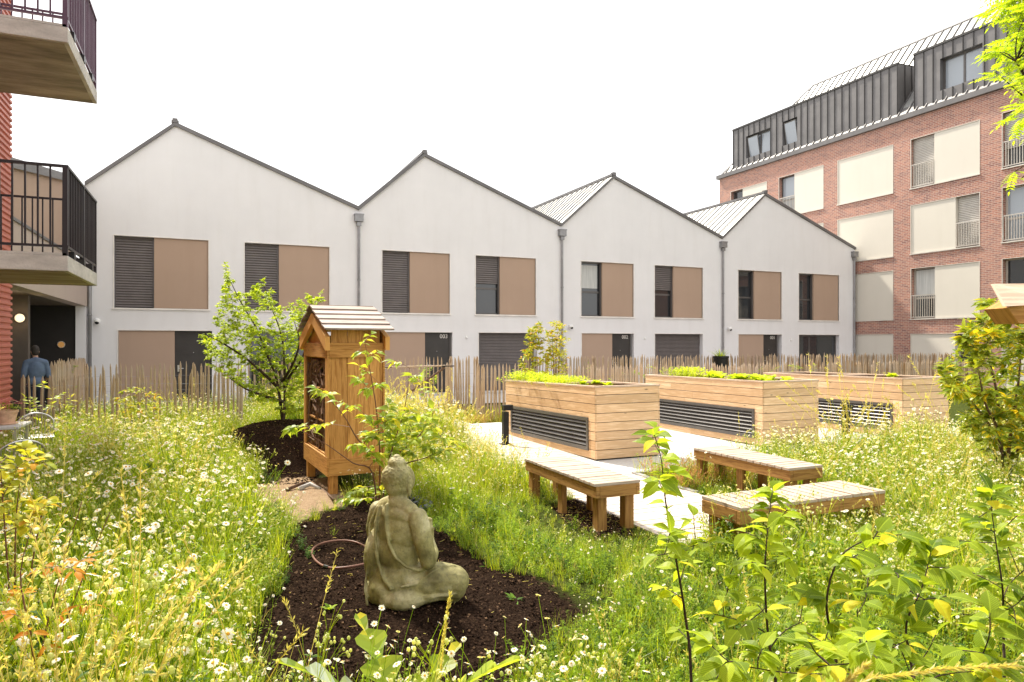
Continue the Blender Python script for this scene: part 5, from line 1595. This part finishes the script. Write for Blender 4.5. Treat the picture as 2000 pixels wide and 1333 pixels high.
# garden tree behind the hotel
tb_ = Vector((TREE[0], TREE[1], gz(*TREE)-.05)); d0 = 11.55
T1 = [(440, 522), (470, 575), (520, 545), (548, 605), (600, 575), (632, 575), (628, 610), (612, 640), (610, 700), (606, 790), (570, 812), (500, 785), (455, 745), (412, 722), (390, 668), (412, 636), (432, 570)]
stems_ = [[tb_, P3(549, 800, d0), P3(540, 740, d0), P3(520, 690, d0), P3(500, 640, d0), P3(470, 590, d0), P3(448, 545, d0)],
          [tb_, P3(556, 790, d0), P3(556, 750, d0+.1), P3(555, 700, d0+.1), P3(548, 650, d0+.2), P3(530, 600, d0+.2), P3(516, 560, d0+.1)],
          [P3(556, 760, d0+.1), P3(566, 735, d0), P3(590, 700, d0-.2), P3(610, 640, d0-.1), P3(622, 585, d0)],
          [P3(546, 760, d0), P3(520, 735, d0-.2), P3(480, 700, d0-.4), P3(430, 668, d0-.5), P3(402, 655, d0-.5)],
          [P3(552, 745, d0), P3(540, 715, d0+.5), P3(505, 670, d0+.8), P3(480, 640, d0+.9)],
          [P3(552, 745, d0), P3(570, 715, d0-.5), P3(585, 670, d0-.8), P3(575, 630, d0-.8)],
          [P3(552, 785, d0), P3(520, 775, d0-.3), P3(480, 760, d0-.5), P3(450, 740, d0-.6)]]
tips = tips_in(T1, d0-.9, d0+.9, 620)
tips = [t_ for t_ in tips]+[P3(440+R.gauss(0, 3), 520+R.gauss(0, 6), d0), P3(515, 545, d0), P3(628, 570, d0), P3(600, 575, d0), P3(392, 655, d0-.4)]
woody('garden_tree', 'small multi stemmed green tree growing on the dark soil mound beside the insect hotel', 'tree', tb_, stems_, tips, (.068, .034), ('bark_dark', 'tree_leaf'), .003, .030, nleaf=22, tn='trunk')

# twin bush behind the left planter
for k, (pl, lab) in enumerate((([(1047, 620), (1062, 650), (1060, 700), (1045, 742), (1015, 745), (1018, 700), (1030, 650)], 'yellow green evergreen bush behind the left planter, the left one of the pair'),
                               ([(1082, 624), (1107, 640), (1112, 690), (1098, 742), (1062, 745), (1062, 690), (1068, 645)], 'yellow green evergreen bush behind the left planter, the right one of the pair'))):
    cx = (1040, 1086)[k]; bs = P3(cx, 790, 15.3); bs.z = -.02
    st = [[bs, P3(cx+j*5, 720, 15.3+.1*j), P3(cx+j*9+(4 if k == 0 else 2), 650, 15.3)] for j in (-1, 0, 1)]
    woody('evergreen_bush', lab, 'bush', bs, st, tips_in(pl, 15.0, 15.7, 90), (.105, .04), ('bark_brown', 'photinia_leaf'), .004, .016, 'twin evergreen bushes behind the left planter', nleaf=13, rnd=.6)

# laurel-like shrub at the right
RS = [(1932, 570), (1962, 598), (1995, 625), (2060, 650), (2120, 760), (2080, 860), (2000, 905), (1930, 880), (1890, 860), (1866, 800), (1832, 760), (1835, 722), (1862, 700), (1872, 640), (1905, 612)]
bs = P3(1958, 905, 7.9); bs.z = -.04
st = [[bs, P3(1955, 860, 7.9), P3(1945, 760, 7.9), P3(1930, 690, 7.9), P3(1930, 600, 7.9)], [bs, P3(1975, 840, 7.8), P3(1990, 740, 7.7), P3(1995, 650, 7.7)],
      [bs, P3(1940, 850, 8.0), P3(1895, 780, 8.1), P3(1862, 720, 8.1)], [bs, P3(2000, 850, 8.0), P3(2050, 760, 8.1), P3(2070, 680, 8.1)], [bs, P3(1950, 850, 7.6), P3(1925, 790, 7.3), P3(1910, 720, 7.2)]]
woody('laurel_shrub', 'large glossy green shrub with yellow young leaves at the right edge', 'shrub', bs, st, tips_in(RS, 7.1, 8.6, 250), (.13, .048), ('bark_brown', 'laurel_leaf'), .004, .026, nleaf=22, rnd=.7)

# overhanging tree at the top right, pinnate leaves
def pinnate(mb, p, d, L_, nl=7):
    d = Vector(d).normalized(); s_ = d.cross(UP_); s_ = s_.normalized() if s_.length > .1 else Vector((1, 0, 0)); nn = s_.cross(d)
    pts_ = [p+d*L_*t_-UP_*L_*.35*t_*t_ for t_ in (0, .25, .5, .75, 1)]; mb.tube(pts_, .0013, 3, 0, cap=False)
    for k in range(nl):
        t_ = .18+.8*k/nl; c = p+d*L_*t_-UP_*L_*.35*t_*t_; l_ = L_*.30*(1-.35*abs(t_-.5))
        for sg in (-1, 1): mb.leaf(c, s_*sg+d*.45-UP_*.15+rdir(0)*.12, nn, l_, l_*.34, 0, .2, .15, (0, .9, 1, .6, 0))
    mb.leaf(pts_[-1], d-UP_*.4, nn, L_*.28, L_*.1, 0, .2, .15, (0, .9, 1, .6, 0))
TP = [(1938, -40), (1926, 40), (1950, 70), (1930, 125), (1935, 165), (1968, 200), (1985, 250), (2030, 300), (2160, 330), (2260, -150), (1960, -160)]
bs = P3(2230, 1000, 5.6); bs.z = -.05
ot = thing('overhanging_tree', 'feathery leaved green tree hanging into the top right corner', 'tree', tuple(bs))
tk = MB(); cr = MB()
st = [[bs, P3(2225, 700, 5.6), P3(2200, 400, 5.6), P3(2150, 100, 5.6), P3(2100, -150, 5.6)], [P3(2205, 430, 5.6), P3(2100, 300, 5.4), P3(2030, 200, 5.3), P3(1985, 120, 5.3)], [P3(2180, 300, 5.6), P3(2080, 120, 5.6), P3(1990, 20, 5.5), P3(1950, -30, 5.5)],
      [P3(2190, 350, 5.6), P3(2120, 330, 5.8), P3(2050, 250, 5.9), P3(2000, 190, 5.9)]]
nodes = []
for q in st:
    q = [Vector(p)-bs for p in q]; pp = []
    for i in range(len(q)-1): pp += [q[i].lerp(q[i+1], t_) for t_ in (0, .25, .5, .75)]
    pp.append(q[-1]); tk.tube(pp, [(.05 if q[0].z < .1 else .02)*(1-.8*i/len(pp))+.003 for i in range(len(pp))], 8); nodes += pp[6:]
for t_ in tips_in(TP, 5.0, 6.2, 210):
    t_ = t_-bs; bn = min(nodes, key=lambda nd: (nd-t_).length); pp = curve_pts(bn, t_, .2, 5, .08)
    tk.tube(pp, [.006*(1-.7*i/5) for i in range(6)], 5, cap=False)
    for q in range(6):
        i = R.randint(2, 5); pinnate(cr, pp[i], (pp[i]-pp[i-1]).normalized()*.5+rdir(.1), R.uniform(.13, .20))
for (x, y) in ((1985, 335), (1992, 350)):
    p = P3(x, y, 5.2)-bs; pp = curve_pts(min(nodes, key=lambda nd: (nd-p).length), p, -.2, 5, .03); tk.tube(pp, .004, 5)
    for q in range(3): pinnate(cr, pp[-1], rdir(0), .14)
tk.build('trunk', 'bark_dark', ot, smooth=True); cr.build('crown', 'pinnate_leaf', ot)

# dogwood sapling in front of the hotel
bs = P3(738, 985, 6.55); bs.z = gz(bs.x, bs.y)-.03; d_ = 6.55
st = [[bs, P3(742, 900, d_), P3(735, 800, d_), P3(722, 720, d_), P3(712, 665, d_)], [bs, P3(728, 925, d_-.1), P3(690, 905, d_-.3), P3(640, 870, d_-.4), P3(590, 842, d_-.5)],
      [bs, P3(760, 900, d_), P3(790, 800, d_+.1), P3(800, 720, d_+.1)], [bs, P3(780, 920, d_-.1), P3(830, 895, d_-.2), P3(890, 868, d_-.3)], [P3(742, 900, d_), P3(700, 860, d_+.1), P3(670, 810, d_+.1), P3(632, 770, d_+.1)],
      [P3(760, 900, d_), P3(820, 850, d_+.2), P3(850, 800, d_+.2)]]
tl = [(722, 655), (700, 690), (735, 690), (700, 715), (770, 705), (805, 735), (820, 745), (745, 750), (615, 758), (640, 770), (665, 785), (625, 765), (566, 838), (600, 832), (620, 830), (690, 795), (715, 760), (760, 790), (800, 815), (845, 800), (830, 850),
      (885, 862), (905, 872), (870, 880), (850, 895), (780, 860), (800, 880), (740, 850), (720, 850), (765, 835), (790, 845), (700, 740), (860, 850), (815, 905), (770, 925), (720, 955), (700, 975), (745, 960), (690, 960), (675, 975), (780, 830), (750, 815), (725, 825), (840, 870), (810, 860)]
woody('dogwood_sapling', 'leafy young dogwood spreading in front of the insect hotel and over the statue head', 'sapling', bs, st, [P3(x, y, d_+R.uniform(-.35, .35)) for x, y in tl]+[P3(R.uniform(690, 860), R.uniform(800, 900), d_+R.uniform(-.3, .3)) for _ in range(34)],
      (.115, .058), ('stem_red', 'dogwood_leaf'), .0035, .010, nleaf=9, start=.45, up=.1, droop=.5, prof=(0, .55, .95, 1, .62, .2, 0))

# hornbeam saplings close to the camera
HL = dict(droop=.4, prof=(0, .6, .95, 1, .8, .38, 0), outl=.35, rnd=.6)
def sapling(label, d_, main, side, n=14, fill=None, s_=.074):
    x0, y0 = main[0]; a, b = at_d(x0, d_); bs = Vector((a, b, -.02))
    st = [[bs]+[P3(x, y, d_+.05*math.sin(i*2)) for i, (x, y) in enumerate(main)]]
    tps = [P3(x, y, d_+R.uniform(-.22, .22)) for x, y in side]
    if fill: tps += [P3(*poly_sample(fill[0]), d_+R.uniform(-.3, .35)) for _ in range(fill[1])]
    woody('hornbeam_sapling', label, 'sapling', bs, st, tps, (s_, s_*.62), ('bark_dark', 'hornbeam_leaf'), .0022, .0062, 'young hornbeam saplings in the foreground', nleaf=n, start=.3, up=.1, stemleaf=24, sstart=.45, **HL)
sapling('slim young hornbeam, leftmost of the foreground saplings, its leaves hanging before the deck', 2.35, [(1350, 1330), (1338, 1200), (1318, 1080), (1300, 980), (1292, 900), (1278, 850)], [(1275, 835), (1310, 920), (1285, 940), (1360, 1010), (1345, 1090), (1300, 1150), (1380, 1060), (1310, 1040), (1330, 1230), (1290, 1090)], 7)
sapling('young hornbeam with drooping leaves in front of the front bench left end', 2.2, [(1518, 1380), (1500, 1240), (1494, 1130), (1498, 1050), (1505, 985)], [(1510, 960), (1540, 1000), (1460, 1040), (1440, 1090), (1560, 1130), (1420, 1150), (1470, 1100), (1530, 1060), (1400, 1200), (1570, 1210), (1450, 1230), (1480, 1180)], 7)
sapling('young hornbeam with an arching top, third of the foreground saplings from the left', 2.15, [(1632, 1380), (1632, 1280), (1614, 1180), (1640, 1090), (1700, 1052), (1760, 1045)], [(1790, 1060), (1720, 1040), (1670, 1090), (1590, 1160), (1680, 1190), (1600, 1240), (1560, 1280), (1700, 1130), (1660, 1250)], 7)
sapling('forked young hornbeam between the arching sapling and the tall right one', 2.05, [(1790, 1400), (1778, 1290), (1770, 1220), (1800, 1150), (1818, 1080)], [(1820, 1060), (1740, 1160), (1720, 1110), (1760, 1130), (1850, 1170), (1700, 1240), (1830, 1240), (1750, 1270), (1800, 1290), (1850, 1110)], 7)
sapling('tall young hornbeam at the right edge with rounded leaf sprays', 2.25, [(1962, 1380), (1960, 1240), (1958, 1150), (1945, 1060), (1935, 985)], [(1935, 960), (1960, 970), (1900, 1010), (1990, 1010), (1870, 1060), (1995, 1110), (1900, 1120), (1930, 1180), (1880, 1200), (1990, 1220), (2010, 1160), (1910, 1030), (1965, 1060)], 7)
sapling('low bushy hornbeam filling the bottom right of the foreground', 1.85, [(1700, 1460), (1700, 1380), (1690, 1310), (1680, 1270)], [(1680, 1250)], 9, ([(1320, 1240), (1500, 1180), (1700, 1180), (1900, 1200), (2010, 1180), (2020, 1400), (1330, 1400)], 34), .068)

# other shrubs in the meadow
bs = P3(30, 1200, 3.7); bs.z = 0
woody('yellow_leaved_shrub', 'low shrub with round yellow green leaves at the left edge', 'shrub', bs, [[bs, P3(30, 1050, 3.7), P3(40, 930, 3.7)], [bs, P3(10, 1040, 3.6), P3(0, 900, 3.6)], [bs, P3(70, 1060, 3.8), P3(95, 960, 3.8)]],
      tips_in([(-30, 880), (60, 870), (120, 930), (120, 1010), (50, 1040), (-40, 1050)], 3.4, 4.0, 34), (.062, .045), ('stem_red', 'photinia_leaf'), .0025, .007, nleaf=6, start=.3, droop=.3, prof=(0, .75, 1, 1, .6, 0))
bs = P3(90, 900, 10.6); bs.z = 0
woody('layered_sapling', 'thin sapling with layered pale leaves in front of the left fence', 'sapling', bs, [[bs, P3(88, 850, 10.6), P3(86, 760, 10.6)]], [P3(x, y, 10.6+R.uniform(-.3, .3)) for x, y in ((84, 750), (50, 775), (60, 780), (120, 768), (140, 778), (130, 800), (55, 800), (100, 790), (75, 820), (110, 830))],
      (.10, .05), ('stem_red', 'dogwood_leaf'), .003, .008, nleaf=8, start=.35, up=0, droop=.2)
bs = P3(262, 880, 11.6); bs.z = 0
woody('fence_shrub', 'bright yellow green shrub against the nearest left fence', 'shrub', bs, [[bs, P3(262, 800, 11.6), P3(262, 770, 11.6)], [bs, P3(240, 810, 11.6), P3(232, 780, 11.6)], [bs, P3(285, 810, 11.6), P3(300, 780, 11.6)]],
      tips_in([(225, 755), (250, 762), (280, 750), (312, 770), (300, 830), (230, 840)], 11.2, 12, 44), (.085, .034), ('stem_green', 'photinia_leaf'), .003, .01, nleaf=10)
# rusty stalks left foreground
bs = P3(90, 1500, 2.9); bs.z = 0
woody('rusty_dock', 'dark red stalks with rusty yellow leaves in the left foreground', 'plant', bs, [[bs, P3(80, 1300, 2.9), P3(110, 1150, 2.9), P3(160, 980, 2.9)], [bs, P3(60, 1250, 2.8), P3(40, 1120, 2.8), P3(70, 1010, 2.8)], [bs, P3(110, 1280, 3), P3(150, 1160, 3), P3(215, 1000, 3)]],
      [P3(x, y, 2.9+R.uniform(-.15, .15)) for x, y in ((90, 1110), (150, 1120), (40, 1150), (60, 1230), (120, 1200), (170, 1090), (100, 1260), (20, 1200), (180, 1180))], (.07, .028), ('stem_red', 'leaf_rust'), .0025, .006, nleaf=4, start=.4)
# seedlings between fence rows: green peeking through the pickets
for k, (px, d, lab) in enumerate(((835, 18.6, 'green weeds behind the garden gate'), (1230, 19.0, 'climbing greenery between the two right fences, behind the middle planter'), (130, 16.5, 'dark green shrub beside the short fence by the passage'), (1540, 19.5, 'greenery behind the long back fence below door 001'))):
    bs = P3(px, 800, d); bs.z = 0; W_ = (18, 90, 22, 60)[k]
    woody('fence_greenery', lab, 'shrub', bs, [[bs, bs+Vector((.1, 0, .5)), bs+Vector((0, 0, .9))]], [P3(px+R.uniform(-W_, W_), R.uniform(712, 770), d+R.uniform(-.3, .3)) for _ in range(34)], (.08, .03), ('stem_green', 'tree_leaf'), .003, .01, nleaf=9)

# crops in the planters
def lettuce(x, y, z, s_, label, mat='lettuce_leaf', n=26, name='lettuce', tall=.6):
    m = MB()
    for k in range(n):
        a = R.uniform(0, 2*PI); t_ = k/n
        m.leaf((0, 0, 0), (math.cos(a)*(1-.6*t_), math.sin(a)*(1-.6*t_), tall+t_), UP_, s_*R.uniform(.7, 1.1), s_*.75, 0, .5, .3, (0, .6, .95, 1, .7))
    tag(m.build(name, mat, None, (x, y, z)), label, name.replace('_', ' '), 'crops growing in the raised planters')
def herb(x, y, z, h, label):
    m = MB()
    for k in range(int(150*h/.3)):
        p = Vector((R.gauss(0, .13), R.gauss(0, .15), 0)); q = p*1.3+Vector((0, 0, h*R.uniform(.4, 1)))
        m.tube([p, (p+q)/2, q], .0015, 3, cap=False)
        for j in range(5): m.leaf(q-UP_*R.uniform(0, h*.3), rdir(.3), UP_, .042, .022, 0, prof=(0, 1, .7, 0))
    tag(m.build('herb_plant', 'lettuce_leaf', None, (x, y, z)), label, 'herb', 'crops growing in the raised planters')
ZP = 1.15-.06
names = ['far left corner', 'second from the far end', 'third from the far end', 'middle', 'fifth from the far end']
for k in range(5): herb(5.36+.22+.13*(k % 2), 8.98+3.2-.40*k, ZP-.06, .24-.014*k, 'bright feathery herbs in the left planter, '+('at its far end', 'second clump from the far end', 'third clump from the far end', 'fourth clump from the far end', 'nearest clump of its left row')[k])
herb(6.2, 11.2, ZP-.06, .16, 'feathery herbs by the far right side of the left planter')
for k, (dx, dy, lab) in enumerate(((.35, 1.0, 'small lettuce in the left planter near its middle rail'), (.55, .55, 'small lettuce near the front corner of the left planter'), (.8, 1.3, 'pale lettuce at the right side of the left planter'))):
    lettuce(5.36+dx, 8.98+dy, ZP-.01, .10, lab)
q = ('nearest the front corner', 'second from the front corner', 'third from the front corner', 'fourth from the front corner', 'fifth from the front corner', 'sixth from the front corner')
for k in range(6): lettuce(8.69+.28+.1*(k % 2), 8.98+.22+.30*k, ZP-.01, .155+.02*(k % 3), 'bright green lettuce in the middle planter, '+q[k], n=34)
for k in range(3): lettuce(8.69+.85, 8.98+.3+.4*k, ZP-.01, .14, 'bright green lettuce in the right row of the middle planter, '+('near the front', 'in the middle', 'at the back')[k], n=30)
herb(8.69+.5, 8.98+2.5, ZP-.04, .26, 'upright bushy herb in the middle planter, the nearer of two'); herb(8.69+.5, 8.98+2.95, ZP-.04, .24, 'upright bushy herb in the middle planter, the farther of two')
lettuce(11.85+.9, 8.72+.9, ZP, .12, 'small tuft of leaves in the right planter', n=20)

# lobed leaf plants at the bottom
def lobed(px, d, h, label, n=5):
    a, b = at_d(px, d); m = MB()
    for k in range(n):
        an = 2*PI*k/n+R.random(); d_ = Vector((math.cos(an)*.55, math.sin(an)*.55, 1)).normalized(); s_ = d_.cross(UP_).normalized(); nn = s_.cross(d_)
        L_ = h*R.uniform(.7, 1.05); N_ = 22
        for i in range(N_):
            t0, t1 = i/N_, (i+1)/N_
            def wf(t_): return h*.14*(math.sin(PI*min(1, t_**.8*.96+.03))**.6)*(.22+.95*abs(math.sin(t_*PI*4.5+.3))**1.5)
            def cf(t_): return d_*L_*t_+(Vector((math.cos(an), math.sin(an), -.6)))*L_*.28*t_**2.2
            c0 = cf(t0); c1 = cf(t1); dn = d_*h*.05
            for sg in (-1, 1): m.quad([c0, c1, c1+s_*sg*wf(t1)+nn*.012+dn*(wf(t1)/h*8), c0+s_*sg*wf(t0)+nn*.012+dn*(wf(t0)/h*8)])
    tag(m.build('lobed_weed', 'dogwood_leaf', None, (a, b, gz(a, b)+.05)), label, 'weed', 'lobed leaf weeds in the foreground')
lobed(790, 2.85, .66, 'tall lobed bright green weed at the bottom centre, just below the statue')
lobed(740, 2.45, .42, 'lower lobed green weed left of the tall one at the bottom edge', 4)
# grass plumes near the lens
def plume(pts_px, d, label):
    pts_ = [P3(x, y, d) for x, y in pts_px]; b0 = pts_[0].copy(); gpt = Vector((b0.x, b0.y, 0))
    o = thing('grass_plume', label, 'grass plume', tuple(gpt), 0, 'beige grass plumes close to the camera')
    m = MB(); m.tube([Vector((0, 0, 0)), (b0-gpt)*.6+Vector((.02, 0, 0)), b0-gpt], .002, 5); m.build('stalk', 'grass_straw', o)
    m = MB()
    for i in range(len(pts_)-1):
        a_, b_ = pts_[i]-gpt, pts_[i+1]-gpt; d_ = (b_-a_).normalized()
        for k in range(150): m.leaf(a_.lerp(b_, R.random()), d_*1.3+rdir(0)*.6, rdir(), R.uniform(.012, .026), .004, 0, prof=(0, 1, 0))
    m.build('seed_head', 'grass_straw', o)
plume([(1560, 1400), (1700, 1325), (1850, 1305), (1985, 1300)], 1.35, 'long beige grass plume along the bottom right edge')
plume([(1590, 1420), (1640, 1345), (1690, 1300)], 1.5, 'short beige grass plume left of the long one')
plume([(860, 1330), (866, 1250), (874, 1195), (880, 1160)], 2.9, 'upright pale grass seed head in front of the statue base')
# ================= CAMERA, SKY, SUN =================
cd = bpy.data.cameras.new('camera'); cam = bpy.data.objects.new('camera', cd); COL.objects.link(cam)
cam.location = (0, 0, EYE); cam.rotation_euler = (PI/2, 0, -TH)
cd.sensor_width = 36; cd.lens = 36*F/2000; cd.shift_y = 3.5/2000; cd.clip_end = 1000; cd.clip_start = .05
sc.camera = cam
SUN_EL = math.radians(52); sx_, sy_ = -.25, .968
w = bpy.data.worlds.new('World'); sc.world = w; w.use_nodes = True
nt = w.node_tree; nt.nodes.clear()
out = nt.nodes.new('ShaderNodeOutputWorld'); bg = nt.nodes.new('ShaderNodeBackground')
sk = nt.nodes.new('ShaderNodeTexSky'); sk.sky_type = 'NISHITA'; sk.sun_disc = False
sk.sun_elevation = SUN_EL; sk.sun_rotation = math.atan2(sx_, sy_); sk.dust_density = 4; sk.air_density = 1.0; sk.ozone_density = 1
mx = nt.nodes.new('ShaderNodeMix'); mx.data_type = 'RGBA'; mx.inputs[0].default_value = .9
# bright milky overcast: the clear sky shows through only faintly
mx.inputs[7].default_value = (10.6, 10.5, 10.35, 1)
nt.links.new(sk.outputs[0], mx.inputs[6]); nt.links.new(mx.outputs[2], bg.inputs[0]); bg.inputs[1].default_value = .10
nt.links.new(bg.outputs[0], out.inputs[0])
sl_ = bpy.data.lights.new('sun', 'SUN'); sl_.energy = 5.0; sl_.angle = math.radians(4.0); sl_.color = (1, .93, .80)
so_ = bpy.data.objects.new('sun', sl_); COL.objects.link(so_)
dv = Vector((sx_*math.cos(SUN_EL), sy_*math.cos(SUN_EL), math.sin(SUN_EL)))
so_.rotation_euler = dv.to_track_quat('Z', 'Y').to_euler(); so_.location = (0, 0, 30)
sc.view_settings.view_transform = 'Standard'; sc.view_settings.look = 'None'; sc.view_settings.gamma = 1; sc.view_settings.exposure = 0.80
sc.cycles.max_bounces = 8; sc.cycles.transparent_max_bounces = 8; sc.cycles.use_denoising = True
